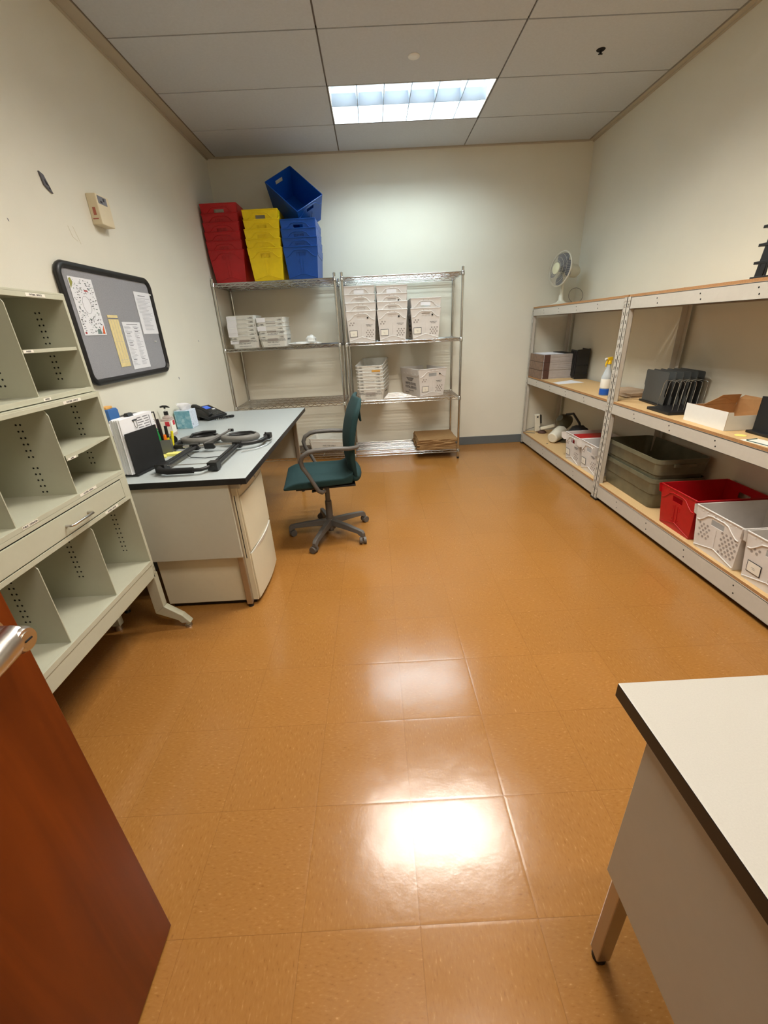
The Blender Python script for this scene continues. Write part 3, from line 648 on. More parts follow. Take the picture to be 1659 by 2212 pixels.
# ================================================================== TOTES AND TRAYS
def make_tote(name, label, cat, m, H=.27, Wr=.330, Lr=.470, wb=.282, lb=.418, white=False, group=None, dots=((.072, .052, 3, 4), (-.095, .163, 2, 2)), card=True):
    t = thing(name, label, cat, (0,0,0), 0, group)
    th = .0035; b = MB()
    B = [(-wb/2, -lb/2), (wb/2, -lb/2), (wb/2, lb/2), (-wb/2, lb/2)]; R_ = [(-Wr/2, -Lr/2), (Wr/2, -Lr/2), (Wr/2, Lr/2), (-Wr/2, Lr/2)]
    hz0, hz1 = (H-.078)/H, (H-.043)/H
    for i in range(4):
        p, q = B[i], B[(i+1) % 4]; r, s_ = R_[i], R_[(i+1) % 4]
        holes = [(.36, .64, hz0, hz1)] if i in (0, 2) else []
        b.panel((*p, 0), (*q, 0), (*s_, H), (*r, H), -th, holes)
    b.box(-wb/2+.001, wb/2-.001, -lb/2+.001, lb/2-.001, 0, th)
    def on_end(side, u, z, out=.0015):   # point on the short end wall, u in metres across
        f_ = z/H; y = (lb/2+(Lr-lb)/2*f_)+out
        return (u*(wb/2+(Wr-wb)/2*f_)/(wb/2), side*y, z)
    def on_side(side, v, z, out=.0015):
        f_ = z/H; x = (wb/2+(Wr-wb)/2*f_)+out; return (side*x, v*(lb/2+(Lr-lb)/2*f_)/(lb/2), z)
    hw = wb/2
    for sd in (-1, 1):
        arch = [(-.92, H-.082), (-.80, H-.080), (-.62, H-.060), (-.44, H-.034), (-.25, H-.026), (.25, H-.026), (.44, H-.034), (.62, H-.060), (.80, H-.080), (.92, H-.082)]
        b.tube([on_end(sd, a*hw, z) for a, z in arch], .0032, 6)
        b.tube([on_end(sd, a*hw, z) for a, z in ((-.98, .012), (-.5, .030), (0, .050), (.5, .030), (.98, .012))], .0026, 6)
        if not white:
            for dx in (-.012, .012): b.tube([on_end(sd, dx, .052), on_end(sd, dx, H-.095)], .0016, 5)
            for zz in (.055, .075, .14, .155): 
                for dx in (-.026, .026): b.cyl(on_end(sd, dx, zz, -.001), on_end(sd, dx, zz, .003), .004, n=8)
        for dx in (-.10, -.07, -.02, .02, .07, .10): b.cyl(on_end(sd, dx, H-.018, -.001), on_end(sd, dx, H-.018, .0025), .0035, n=8, m=1 if abs(dx) < .03 else 0)
    # side flaps folded over the rim
    for sd in (-1, 1):
        pts = [on_side(sd, -.20, H, .001), on_side(sd, .20, H, .001), on_side(sd, .20, H-.052, .001), on_side(sd, .178, H-.072, .001), on_side(sd, -.178, H-.072, .001), on_side(sd, -.20, H-.052, .001)]
        b.prism(pts, (sd*.0028, 0, 0))
        for v in (-.14, -.05, .05, .14): b.box(*sorted((on_side(sd, 0, H-.05, .003)[0], on_side(sd, 0, H-.05, .0055)[0])), v-.012, v+.012, H-.055, H-.045)
    if white:
        for sd in (-1, 1):
            for (cx, cz, nx, nz) in dots:
                for j in range(nz):
                    for i in range(nx):
                        u = cx+(i-(nx-1)/2)*.026+(.013 if j % 2 else 0); z = cz+j*.019
                        b.cyl(on_end(sd, u, z, -.0005), on_end(sd, u, z, .0006), .0075, n=10, m=1)
            b.cyl(on_end(sd, 0, .055, 0), on_end(sd, 0, .06, 0), .002, n=6)
            b.tube([on_end(sd, .0, .052), on_end(sd, .0, .165)], .0014, 5)
    b.build('shell', [m, m_dot if white else m], t, smooth=25)
    r = MB(); rr = .0042; z = H-.001
    r.tube([(-Wr/2+.004, -Lr/2, z), (Wr/2-.004, -Lr/2, z), (Wr/2, -Lr/2+.004, z), (Wr/2, Lr/2-.004, z), (Wr/2-.004, Lr/2, z), (-Wr/2+.004, Lr/2, z), (-Wr/2, Lr/2-.004, z), (-Wr/2, -Lr/2+.004, z)], rr, 6, closed=True)
    r.build('rim', m, t, smooth=40)
    if white:
        def on(u, z, o): return on_end(-1, u, z, o)
        ex = Vector((1, 0, 0)); ey = Vector(on(0, .2, 0))-Vector(on(0, 0, 0)); F = lambda u, z, o=.0025: frame(on(u, z, o), ex, ey)
        if card: c_ = MB(F(-.080, .082)); c_.box(-.040, .040, -.031, .031, -.001, 0, 1); c_.box(-.036, .036, -.027, .027, 0, .0006)
        co = c_.build('label_card', [m_label, m_ink], t) if card else None
        if card: MB(F(-.080, .082, .0034)).box(-.012, .008, .000, .0015, 0, .0003).box(-.006, .010, -.008, -.0065, 0, .0003).build('faint_print', m_inkg, co)
        if card: text('PROPERTY OF\nU.S. MAIL', .011, F(.072, .155, .0022), m_ink, t)
        for sd in (-1, 1):
            xo = on_side(sd, 0, .1, .002); up = Vector(on_side(sd, 0, .2))-Vector(on_side(sd, 0, .0)); ex2 = Vector((0, sd, 0))
            k_ = lb/.43; G = lambda v, z: frame(on_side(sd, v*k_, z, .0022), ex2, up)
            text('UNITED STATES\nPOSTAL SERVICE', .040*k_, G(0, .108), m_ink, t, sx=.95)
            text('WARNING  MAXIMUM PENALTY\nFOR THEFT OR MISUSE OF\nPOSTAL PROPERTY', .0135*k_, G(0, .176), m_ink, t)
            text('TITLE 18 U.S. CODE', .014, G(0, .052), m_ink, t)
            text('MAIL USE ONLY', .015*k_, G(-.10*sd, .027), m_ink, t)
    return t
ORD = ['topmost', 'second', 'third', 'fourth', 'fifth', 'sixth', 'seventh', 'eighth']
def stack_labels(n, base, where):
    out = []
    for k in range(n):      # k = 0 is the bottom
        i = n-1-k
        if k == 0 and n > 1: out.append(f'{base} at the bottom of {where}')
        elif i == 0: out.append(f'{base} on top of {where}')
        else: out.append(f'{base}, {ORD[i]} from the top of {where}')
    return out
def stack(proto, n, x, y, z, pitch, base, where, group, jit=.004, rot=0):
    obs = []
    for k, lab in enumerate(stack_labels(n, base, where)):
        loc = (x+random.uniform(-jit, jit)*(k > 0), y+random.uniform(-jit, jit)*(k > 0), z+k*pitch); rz = rot+random.uniform(-.006, .006)*(k > 0)
        if k == 0: o = proto; o.location = loc; o.rotation_euler = (0, 0, rz); o['label'] = lab; o['group'] = group
        else: o = dup(proto, loc, rz, lab, group)
        obs.append(o)
    return obs
ZT = WZ[3]+.0005
red = make_tote('mail_tote', '', 'tote', m_red); stack(red, 6, -1.334, 4.805, ZT, .072, 'red plastic tote', 'the red stack on the left shelf', 'stack of red totes')
yel = make_tote('mail_tote', '', 'tote', m_yel, Wr=.322, wb=.276); stack(yel, 5, -.967, 4.795, ZT, .0745, 'yellow plastic tote', 'the yellow stack', 'stack of yellow totes')
blu = make_tote('mail_tote', '', 'tote', m_blue, Wr=.322, wb=.276); stack(blu, 4, -.634, 4.80, ZT, .0715, 'blue plastic tote', 'the blue stack', 'stack of blue totes')
tl = dup(blu, None, None, 'blue plastic tote tipped on its corner, its dark inside facing the room', 'stack of blue totes')
_R = RZ(-4.16703)@RX(2.62655)@RY(3.93499)
tl.matrix_world = Matrix.Translation((-.657, 4.728, 2.621)) @ _R @ RZ(PI/2) @ Matrix.Translation((0, 0, -.257)) @ Matrix.Diagonal((.95, .95, .95, 1))
# white mail totes
ZS = WZ[2]+.0005
GW = 'stacked white mail totes'
wh = make_tote('mail_tote', '', 'tote', m_wht, H=.288, Wr=.300, wb=.262, white=True); s1 = stack(wh, 4, -.104, 4.80, ZS, .0735, 'white mail tote', 'the left white stack', GW)
wh2 = dup(wh); s2 = stack(wh2, 4, .210, 4.80, ZS, .0715, 'white mail tote', 'the middle white stack', GW)
wh3 = dup(wh); s3 = stack(wh3, 2, .548, 4.81, ZS, .090, 'white mail tote', 'the short right white stack', GW)
for tt in (s1[3], s2[3], s3[1]):
    MB().box(-.052, .045, -.2385, -.2375, .222, .252).build('taped_label', m_paper, tt)
for tt in (s2[2], s2[0], s3[0], s1[0]):
    MB().cyl((.066, -.2335, .225), (.066, -.2360, .225), .0085, n=16).build('black_dot', m_hole, tt)
ang = make_tote('mail_tote', 'white mail tote standing alone and angled on the wire shelf beside the tray stack', 'tote', m_wht, H=.288, Wr=.340, wb=.284, white=True)
ang.location = (.545, 4.85, WZ[1]+.0005); ang.rotation_euler = (0, 0, .367)
MB().cyl((.085, -.2335, .232), (.085, -.2365, .232), .0085, n=16).build('black_dot', m_hole, ang)
# totes on the lowest deck of the racks (short end facing the room)
ZR = .1505
rt = make_tote('mail_tote', 'bright red open tote on the lowest deck beside the grey tubs', 'tote', m_red, H=.262, Wr=.318, Lr=.425, wb=.268, lb=.375)
rt.location = (2.028, 2.292, ZR); rt.rotation_euler = (0, 0, -PI/2)
nw = make_tote('mail_tote', 'large white mail tote between the red tote and the frame edge', 'tote', m_wht, H=.255, Wr=.325, Lr=.425, wb=.285, lb=.375, white=True, card=False, dots=((.075, .055, 4, 7), (-.085, .085, 3, 5)))
nw.location = (2.018, 1.955, ZR); nw.rotation_euler = (0, 0, -PI/2)
n2 = make_tote('mail_tote', 'white mail tote cut off by the right edge of the photo', 'tote', m_wht, H=.255, Wr=.325, Lr=.425, wb=.285, lb=.375, white=True)
n2.location = (2.022, 1.615, ZR); n2.rotation_euler = (0, 0, -PI/2)
f1 = make_tote('mail_tote', 'small white mail tote with a red box showing inside, on the far low deck', 'tote', m_wht, H=.262, Wr=.290, Lr=.36, wb=.250, lb=.32, white=True)
f1.location = (1.998, 3.745, ZR); f1.rotation_euler = (0, 0, -PI/2)
f2 = dup(f1, (2.006, 3.440, ZR), -PI/2, 'white mail tote half behind the rack post on the far low deck')
tag(MB().box(1.865, 2.12, 3.66, 3.83, ZR+.006, ZR+.248).build('red_box', m_red, bevel=.003), 'red box standing inside the small white tote', 'box')
# long letter trays and half trays
def make_tray(label, Wd, Ld, H, seed=0, group=None):
    t = thing('letter_tray', label, 'mail tray', (0,0,0), 0, group)
    wb, lb = Wd-.035, Ld-.04; th = .003; b = MB()
    def ring(w_, l_, z, c=.022): return [(-w_/2+c, -l_/2, z), (w_/2-c, -l_/2, z), (w_/2, -l_/2+c, z), (w_/2, l_/2-c, z), (w_/2-c, l_/2, z), (-w_/2+c, l_/2, z), (-w_/2, l_/2-c, z), (-w_/2, -l_/2+c, z)]
    o0, o1 = ring(wb, lb, 0), ring(Wd, Ld, H); i0, i1 = ring(wb-2*th, lb-2*th, th), ring(Wd-2*th, Ld-2*th, H)
    vs = o0+o1+i0+i1; fs = [tuple(range(7, -1, -1)), tuple(16+i for i in range(8))]
    for i in range(8):
        j = (i+1) % 8; fs += [(i, j, 8+j, 8+i), (16+j, 16+i, 24+i, 24+j), (8+i, 8+j, 24+j, 24+i)]
    b.add(vs, fs); b.tube(ring(Wd+.001, Ld+.001, H-.002), .0028, 6, closed=True)
    for sd in (-1, 1):
        y = sd*(lb/2+(Ld-lb)/2*.62+.0018)
        b.box(-.048, .048, *sorted((y, y-sd*.001)), H*.50, H*.70, 1)
    b.build('shell', [m_tray, m_dot], t, smooth=25)
    up = Vector((0, -.02, H)); pt = lambda u, z: (u, -(lb/2+(Ld-lb)/2*z/H+.0014), z)
    F = lambda u, z: frame(pt(u, z), (1, 0, 0), up)
    text('LABEL', .017, F(-.092, H-.022), m_ink, t); text('LABEL', .017, F(.092, H-.022), m_ink, t)
    text('MAIL USE ONLY', .017, F(0, H*.38), m_ink, t); text('PROPERTY OF\nPOSTAL SERVICE', .012, F(-.085, H-.048), m_ink, t); text('PROPERTY OF\nPOSTAL SERVICE', .012, F(.085, H-.048), m_ink, t)
    text('PENALTY FOR PRIVATE USE', .010, F(.0, H*.16), m_inkg, t)
    for sd in (-1, 1):
        G = frame((sd*(wb/2+(Wd-wb)/2*.6+.0014), 0, H*.6), (0, sd, 0), (sd*.017, 0, H)); text('MAIL USE ONLY', .022, G, m_ink, t)
    return t
GT = 'half size letter trays on the left shelf'
ht = make_tray('', .290, .28, .112); hs1 = stack(ht, 6, -1.300, 4.70, ZS, .0375, 'white half tray', 'the left half tray stack', GT)
ht2 = dup(ht); hs2 = stack(ht2, 5, -1.010, 4.70, ZS, .0395, 'white half tray', 'the right half tray stack', GT)
for k, tt in enumerate(hs1[1:]):
    MB().box(-.142, -.048, -.1425, -.1415, .070, .108).build('paper_slip', m_paper, tt)
MB().box(-.142, -.060, -.1325, -.1315, .042, .078).build('paper_slip', m_paper, hs1[0])
for tt in (hs2[2], hs2[4]): MB().box(-.135, -.050, -.1430, -.1420, .072, .114).build('paper_slip', m_paper, tt)
lt = make_tray('', .290, .50, .114); ls = stack(lt, 8, -.012, 4.835, WZ[1]+.0005, .0345, 'long white letter tray', 'the tall tray stack', 'nested long letter trays', rot=-.16, jit=.003)
MB().box(.03, .12, -.2555, -.2545, .085, .104).build('orange_label', mat('orange_label', (214, 160, 70), .6), ls[6])
for k, o in enumerate(ls): a = k*.013; o.rotation_euler.x = a; o.location.z += .25*math.sin(a)
bt = dup(lt, (-.54, 4.86, WZ[0]+.0005), 1.35, 'white letter tray seen through the chair arm on the lowest left shelf', 'trays on the lowest left shelf')
dup(lt, (-.54, 4.86, WZ[0]+.036), 1.37, 'upper of the two letter trays behind the chair back', 'trays on the lowest left shelf')
for o in (bt,): o['label'] = 'lower of the two letter trays behind the chair back'
# crumpled plastic bag
def crumple(b, cx, cy, cz, rx, ry, rz_, n=14, m_=10, seed=1, amp=.35, m=0):
    rnd = random.Random(seed); vs = []; fs = []
    for i in range(m_+1):
        a = PI*i/m_
        for j in range(n):
            p = 2*PI*j/n; k = 1+rnd.uniform(-amp, amp)
            vs.append((cx+rx*math.sin(a)*math.cos(p)*k, cy+ry*math.sin(a)*math.sin(p)*k, max(cz-rz_*.98, cz+rz_*math.cos(a)*(1+rnd.uniform(-amp, amp)*.6))))
    for i in range(m_):
        for j in range(n): fs.append((i*n+j, (i+1)*n+j, (i+1)*n+(j+1) % n, i*n+(j+1) % n))
    return b.add(vs, fs, m)
m_bag = mat('white_plastic_film', (236, 238, 236), .3, coat=.3)
b = MB(); crumple(b, -.77, 4.70, ZS+.016, .105, .05, .016, seed=3); crumple(b, -.645, 4.73, ZS+.045, .05, .045, .045, seed=5, amp=.25); crumple(b, -.59, 4.70, ZS+.012, .045, .03, .012, seed=9)
tag(b.build('plastic_bag', m_bag, smooth=35), 'crumpled white plastic bag beside the half trays', 'plastic bag')
# stack of folded kraft cardboard
for k in range(7):
    z = WZ[0]+.0006+k*.0168; rnd = random.Random(k); o_ = rnd.uniform(-.012, .012); a_ = rnd.uniform(-.03, .03)
    b = MB(); n = 8; W2, D2 = .222+rnd.uniform(-.008, .006), .235; vs = []; fs = []
    for s_ in (0, 1):
        for i in range(n+1):
            for j in range(n+1):
                x = -W2+2*W2*i/n; y = -D2+2*D2*j/n; e = max(abs(i/n-.5), abs(j/n-.5))*2
                zz = .0145*s_+(rnd.uniform(-.0012, .0012) if 0 < i < n and 0 < j < n else rnd.uniform(-.0009, .0009))
                if s_ == 0: zz = max(zz, 0)
                vs.append((x+rnd.uniform(-.004, .004), y+rnd.uniform(-.005, .005), zz))
    o2 = (n+1)**2; q = lambda i, j: i*(n+1)+j
    for i in range(n):
        for j in range(n): fs += [(o2+q(i,j), o2+q(i+1,j), o2+q(i+1,j+1), o2+q(i,j+1)), (q(i,j), q(i,j+1), q(i+1,j+1), q(i+1,j))]
        fs += [(q(i,0), q(i+1,0), o2+q(i+1,0), o2+q(i,0)), (q(i,n), o2+q(i,n), o2+q(i+1,n), q(i+1,n)), (q(0,i), o2+q(0,i), o2+q(0,i+1), q(0,i+1)), (q(n,i), q(n,i+1), o2+q(n,i+1), o2+q(n,i))]
    b.add(vs, fs, 0, RZ(a_)); o = b.build('folded_carton', m_kraft, loc=(.668+o_, 4.80, z))
    lab = stack_labels(7, 'flattened brown carton', 'the carton stack on the lowest wire shelf')[k]
    tag(o, lab, 'cardboard', 'flattened cartons on the lowest wire shelf')
# nested olive grey tubs
def make_tub(label):
    t = thing('storage_tub', label, 'tub', (0,0,0), 0, 'nested grey tubs on the near low deck')
    L_, W_, H_ = .66, .37, .222; b = MB()
    def ring(l, w_, z, c): 
        out = []
        for (sx, sy) in ((1, -1), (1, 1), (-1, 1), (-1, -1)):
            for k in range(4):
                a = {(1,-1): -PI/2, (1,1): 0, (-1,1): PI/2, (-1,-1): PI}[(sx, sy)]+k*PI/6
                out.append((sx*(l/2-c)+c*math.cos(a), sy*(w_/2-c)+c*math.sin(a), z))
        return out
    secs = [ring(L_-.07, W_-.06, 0, .03), ring(L_-.05, W_-.045, .02, .035), ring(L_-.03, W_-.03, .105, .04), ring(L_-.018, W_-.018, .112, .042), ring(L_-.008, W_-.008, H_-.035, .045), ring(L_, W_, H_-.030, .048), ring(L_, W_, H_, .048),
            ring(L_-.010, W_-.010, H_, .044), ring(L_-.02, W_-.02, H_-.04, .040), ring(L_-.06, W_-.06, .02, .03), ring(L_-.08, W_-.07, .006, .03)]
    vs = [p for s_ in secs for p in s_]; n = 16; fs = [tuple(range(n-1, -1, -1)), tuple((len(secs)-1)*n+j for j in range(n))]
    for i in range(len(secs)-1):
        for j in range(n): fs.append((i*n+j, i*n+(j+1) % n, (i+1)*n+(j+1) % n, (i+1)*n+j))
    b.add(vs, fs)
    b.build('shell', m_tub, t, smooth=35)
    for sx in (-1, 1):
        g_ = MB().box(*sorted((sx*(L_/2-.002), sx*(L_/2+.014))), -.075, .075, H_-.052, H_-.030); g_.build('handle', m_tub, t, bevel=.003)
    return t
tb = make_tub('lower of the two nested olive grey tubs'); tb.location = (2.045, 2.925, ZR); tb.rotation_euler = (0, 0, PI/2)
t2 = dup(tb, (2.045, 2.925, ZR+.138), PI/2+.012, 'upper, open olive grey tub with scuffed sides')
# ================================================================== THINGS ON THE RIGHT RACKS
ZM = .8125; ZU = 1.5365
# desk fan
fn = thing('desk_fan', 'cream desk fan with grey blades on top of the far rack', 'fan', (2.02, 4.86, ZU))
m_fgrey = mat('fan_blade_grey', (104, 108, 118), .35)
MB().lathe([(.0, 0), (.105, 0), (.108, .006), (.095, .016), (.045, .030), (.026, .05), (.022, .10)], 32).build('base', m_fan, fn, smooth=True)
MB().cyl((0, 0, .09), (0, 0, .24), .016, .013, n=16).build('stem', m_fan, fn, smooth=True)
MF = T(-.05, -.02, .335) @ RZ(math.radians(196)) @ RY(PI/2-.12)      # local +z = where the fan blows
MB(MF).lathe([(.0, -.225), (.040, -.22), (.060, -.19), (.062, -.06), (.040, -.045), (.0, -.044)], 28).build('motor_housing', m_fan, fn, smooth=True)
b = MB(MF)
b.cyl((0, 0, -.045), (0, 0, .02), .026, n=20)
for k in range(4):
    a = k*PI/2; c0, s0 = math.cos(a), math.sin(a); vs = []; n = 6
    for i in range(n+1):
        for j in range(n+1):
            r_ = .024+.122*i/n; t_ = a+(j/n-.5)*1.45*math.sin(PI*(.28+.5*i/n)); vs.append((r_*math.cos(t_), r_*math.sin(t_), -.012+.03*(j/n-.5)))
    q = lambda i, j: i*(n+1)+j; fs = []
    o2 = len(vs); vs += [(x, y, z-.002) for x, y, z in vs]
    for i in range(n):
        for j in range(n): fs += [(q(i,j), q(i+1,j), q(i+1,j+1), q(i,j+1)), (o2+q(i,j), o2+q(i,j+1), o2+q(i+1,j+1), o2+q(i+1,j))]
    b.add(vs, fs)
b.build('blade_set', m_fgrey, fn, smooth=True)
b = MB(MF); R0 = .158
circ = lambda r, z, n=40: [(r*math.cos(2*PI*i/n), r*math.sin(2*PI*i/n), z) for i in range(n)]
b.tube(circ(R0, 0), .0075, 8, closed=True)
for r_, z_ in ((.135, .036), (.10, .050), (.067, .056)): b.tube(circ(r_, z_), .0012, 5, closed=True)
for r_, z_ in ((.14, -.03), (.10, -.042)): b.tube(circ(r_, z_), .0012, 5, closed=True)
for k in range(60):
    a = 2*PI*k/60; c0, s0 = math.cos(a), math.sin(a)
    b.tube([(r_*c0, r_*s0, z_) for r_, z_ in ((.045, .058), (.10, .050), (.138, .034), (.154, .014), (R0, 0))], .0008, 4)
    b.tube([(r_*c0, r_*s0, z_) for r_, z_ in ((.045, -.046), (.10, -.042), (.14, -.03), (.154, -.014), (R0, 0))], .0008, 4)
b.build('guard', m_fan, fn, smooth=True)
MB(MF).lathe([(.0, .066), (.034, .064), (.052, .058), (.054, .053), (.0, .052)], 28).build('guard_badge', mat('fan_badge', (226, 224, 190), .35), fn, smooth=True)
pts = [(.05, .02, .012)]+[(.14+.075*math.cos(a), -.03+.02*math.sin(a), (.085+.072*math.sin(a))) for a in [(-PI/2-.6+i*2*PI/26*1.15) for i in range(26)]]
MB().tube([(-.09, -.09, .005), (-.11, -.02, .006), (-.05, .10, .012), (.05, .07, .03)]+pts[1:], .0020, 6).build('power_cord', m_cgrey, fn, smooth=True)
# bundles of brown backed envelopes
m_env = mat('brown_backed_paper', (128, 104, 86), .8, var=.18, scale=30); m_envd = mat('dark_brown_paper', (84, 56, 46), .7); m_pgrey = mat('paper_edges', (190, 182, 178), .8, var=.06, scale=20)
rnd = random.Random(4)
hh = [0, .088, .172, .248]
for k in range(3):
    z0, z1 = ZM+hh[k], ZM+hh[k+1]-.001
    o_ = thing('envelope_bundle', stack_labels(3, 'brown backed envelope bundle', 'the pile at the far deck end')[k], 'envelopes', (1.80, 4.65, z0), 0, 'envelope bundles on the far middle deck')
    dx = rnd.uniform(0, .006)
    n = 12; b = MB()
    for i in range(n):
        za = z0+(z1-z0)*i/n; zb_ = z0+(z1-z0)*(i+1)/n; e = rnd.uniform(0, .006)
        b.box(1.815+dx+e, 2.165+rnd.uniform(0, .006), 4.645+rnd.uniform(0, .006), 5.02, za, zb_-.0007)
    b.build('paper_leaves', m_pgrey, o_, world=True)
    b = MB().box(1.803+dx, 1.8145+dx, 4.648, 5.022, z0+.001, z1-.001)
    b.build('brown_cover', m_env, o_, world=True, bevel=.002)
    b = MB()
    for xa in (1.822, 1.858): b.tube([(xa+rnd.uniform(-.004, .004), 4.643, z0+.003+(z1-z0-.006)*i/6) for i in range(7)], .0020, 5, m=1)
    b.box(1.826, 1.888, 4.640, 4.6445, z0+.001, z1-.001)
    b.build('spine_strip', [m_envd, m_pgrey], o_, world=True)
o = MB().box(1.835, 2.05, 4.67, 5.01, 0, .0008, 0, T(0, 0, ZM+.2495)).build('paper_sheet', m_paper); tag(o, 'white sheet on top of the envelope bundles', 'paper')
o = MB().box(2.055, 2.15, 4.70, 4.99, ZM+.2495, ZM+.254).build('folder', m_blackm); tag(o, 'thin black folder on top of the envelope bundles', 'folder')
# black ribbed magazine holder leaning at the wall
bh = thing('file_holder', 'black ribbed plastic file holder between the envelope bundles and the wall', 'file holder', (2.12, 4.52, ZM))
b = MB(); ML = T(0, 0, 0) @ RZ(-.15)
b = MB(ML); b.panel((0, .0, 0), (.115, .0, 0), (.125, 0, .30), (-.002, 0, .29), -.004); b.box(0, .115, 0, .23, 0, .004); b.box(-.002, .002, 0, .23, 0, .285); b.box(.112, .116, 0, .23, 0, .295); b.box(0, .115, .226, .23, 0, .26)
for k in range(6): b.box(-.010, -.001, .012+.036*k, .026+.036*k, .02, .275)
for k in range(3): b.box(-.006, .12, -.008, 0, .05+k*.08, .058+k*.08)
b.build('shell', m_black, bh, bevel=.003)
# loose sheet
b = MB().add([(1.815, 4.33, 0), (1.822, 4.20, 0), (2.09, 4.235, 0), (2.06, 4.46, 0), (1.815, 4.33, .0008), (1.822, 4.20, .0008), (2.09, 4.235, .0008), (2.06, 4.46, .0008)], [(3,2,1,0), (4,5,6,7), (0,1,5,4), (1,2,6,5), (2,3,7,6), (3,0,4,7)], 0, T(0, 0, ZM))
tag(b.build('paper_sheet', m_paper), 'loose white sheet lying on the middle deck before the bundles', 'paper')
# spray bottle
sb = thing('spray_bottle', 'clear white spray bottle with blue band and yellow trigger behind the rack post', 'spray bottle', (1.893, 3.462, ZM))
m_bot = mat('bottle_translucent', (206, 214, 218), .25, trans=.25); m_bb = mat('bottle_blue', (24, 84, 176), .35); m_ty = mat('trigger_yellow', (240, 196, 20), .35)
MB().lathe([(.0, 0), (.040, 0), (.042, .004), (.042, .135), (.040, .150), (.032, .17), (.026, .19), (.016, .215), (.013, .235), (.013, .245)], 28).build('bottle', m_bot, sb, smooth=True)
MB().lathe([(.0425, .004), (.0432, .006), (.0432, .05), (.0425, .052)], 28).build('blue_band', m_bb, sb, smooth=True)
lb_ = MB().lathe([(.0425, .060), (.0431, .062), (.0431, .128), (.0425, .130)], 28).build('paper_label', m_label, sb, smooth=True)
MB().lathe([(.0, .243), (.0165, .243), (.0165, .262), (.011, .270), (.0, .270)], 20).build('collar', m_ty, sb, smooth=True)
MT = RZ(math.radians(196))
b = MB(MT); b.hexa([(-.026, -.009, .268), (.030, -.009, .272), (.030, .009, .272), (-.026, .009, .268)], [(-.020, -.006, .296), (.026, -.007, .292), (.026, .007, .292), (-.020, .006, .296)])
b.tube([(.018, 0, .274), (.030, 0, .258), (.034, 0, .238), (.028, 0, .222)], [.006, .006, .005, .004], 8)
to = b.build('trigger_head', m_ty, sb, bevel=.002)
MB(MT).cyl((.029, 0, .283), (.045, 0, .283), .008, n=12).build('nozzle', m_white, to)
# tan folders behind the post
for k in range(5):
    rnd = random.Random(20+k); a = rnd.uniform(-.1, .1)
    b = MB(T(2.08, 3.43, ZM+.0005+k*.007) @ RZ(a+.1)).box(-.12, .12, -.165, .165, 0, .0055)
    tag(b.build('folder', mat('tan_folder', (186, 160, 132), .8, var=.08, scale=30), loc=None), stack_labels(5, 'flat tan folder', 'the folder pile behind the rack post')[k], 'folder', 'tan folders on the middle deck')
# grey plate file sorter
gs = thing('file_sorter', 'dark grey plastic desktop file sorter with upright plates on the middle deck', 'file sorter', (1.975, 2.84, ZM))
m_dg = mat('dark_grey_plastic', (74, 76, 74), .5)
def plate(b, x, y0, y1, z0, z1, th=.003):
    n = .03
    b.prism([(x, y0, z0), (x, y1, z0), (x, y1, z0+.05), (x, y1-.008, z0+.058), (x, y1-.008, z0+.10), (x, y1, z0+.108), (x, y1, z1-.01), (x, y1-.01, z1), (x, y0+.01, z1), (x, y0, z1-.01), (x, y0, z0+.108), (x, y0+.008, z0+.10), (x, y0+.008, z0+.058), (x, y0, z0+.05)], (th, 0, 0))
MG = RZ(-.09)
b = MB(MG).box(-.01, .255, .0, .31, 0, .014); b.build('base', m_black, gs, bevel=.003)
for k in range(6):
    b = MB(MG); plate(b, .004+k*.046, .012, .298, .014, .228); b.build('divider_plate', m_dg, gs)
# wire loop file sorter on black base
wsn = thing('wire_file_sorter', 'chrome wire loop sorter on black base before the grey file sorter', 'file sorter', (1.85, 2.60, ZM))
MW = RZ(-.02)
MB(MW).box(0, .27, -.01, .225, 0, .018).build('base', m_black, wsn, bevel=.004)
for k in range(6):
    x = .055+k*.036; lean = .018
    pts = [(x, .045, .012), (x+lean*.8, .052, .17), (x+lean, .060, .186), (x+lean, .075, .192), (x+lean, .18, .192), (x+lean, .193, .186), (x+lean*.8, .20, .17), (x, .208, .012)]
    MB(MW).tube(pts, .0013, 8).build('wire_loop', m_chrome, wsn, smooth=True)
# open white carton with brown inside
wb_ = thing('open_carton', 'open white carton with brown inside on the middle deck', 'carton', (1.862, 2.155, ZM))
m_inb = mat('carton_inside_brown', (176, 132, 84), .85, var=.05)
def side(pts, d, nm, inn):
    """white outer sheet with a brown lining"""
    d = Vector(d); b = MB(); b.prism(pts, d*.5); n0 = len(b.f); b.prism([Vector(p)+d*.5 for p in pts], d*.5, 1); return b.build(nm, [m_white, m_inb] if inn else [m_inb, m_inb], wb_, world=False)
X, Y, Hh = .30, .315, .100
side([(0, 0, 0), (0, Y, 0), (0, Y, Hh), (0, 0, Hh)], (.003, 0, 0), 'front_wall', True)
side([(.0032, 0, 0), (.0032, 0, Hh*.98), (.030, 0, Hh*.97), (.036, 0, Hh*.78), (X, 0, Hh*.78), (X, 0, 0)], (0, .003, 0), 'side_wall', True)
side([(.0032, Y, 0), (X, Y, 0), (X, Y, Hh*.9), (.0032, Y, Hh*.9)], (0, -.003, 0), 'side_wall', True)
side([(X, 0, 0), (X, 0, Hh*1.05), (X+.01, .02, Hh*1.35), (X+.01, Y-.04, Hh*1.35), (X, Y-.01, Hh*1.1), (X, Y, 0)], (-.003, 0, 0), 'back_wall', True)
side([(.10, Y-.004, Hh*.85), (X, Y-.004, Hh*.85), (X, Y-.02, Hh*1.38), (.19, Y-.02, Hh*1.38), (.17, Y-.01, Hh*1.2)], (0, -.003, 0), 'flap', False)
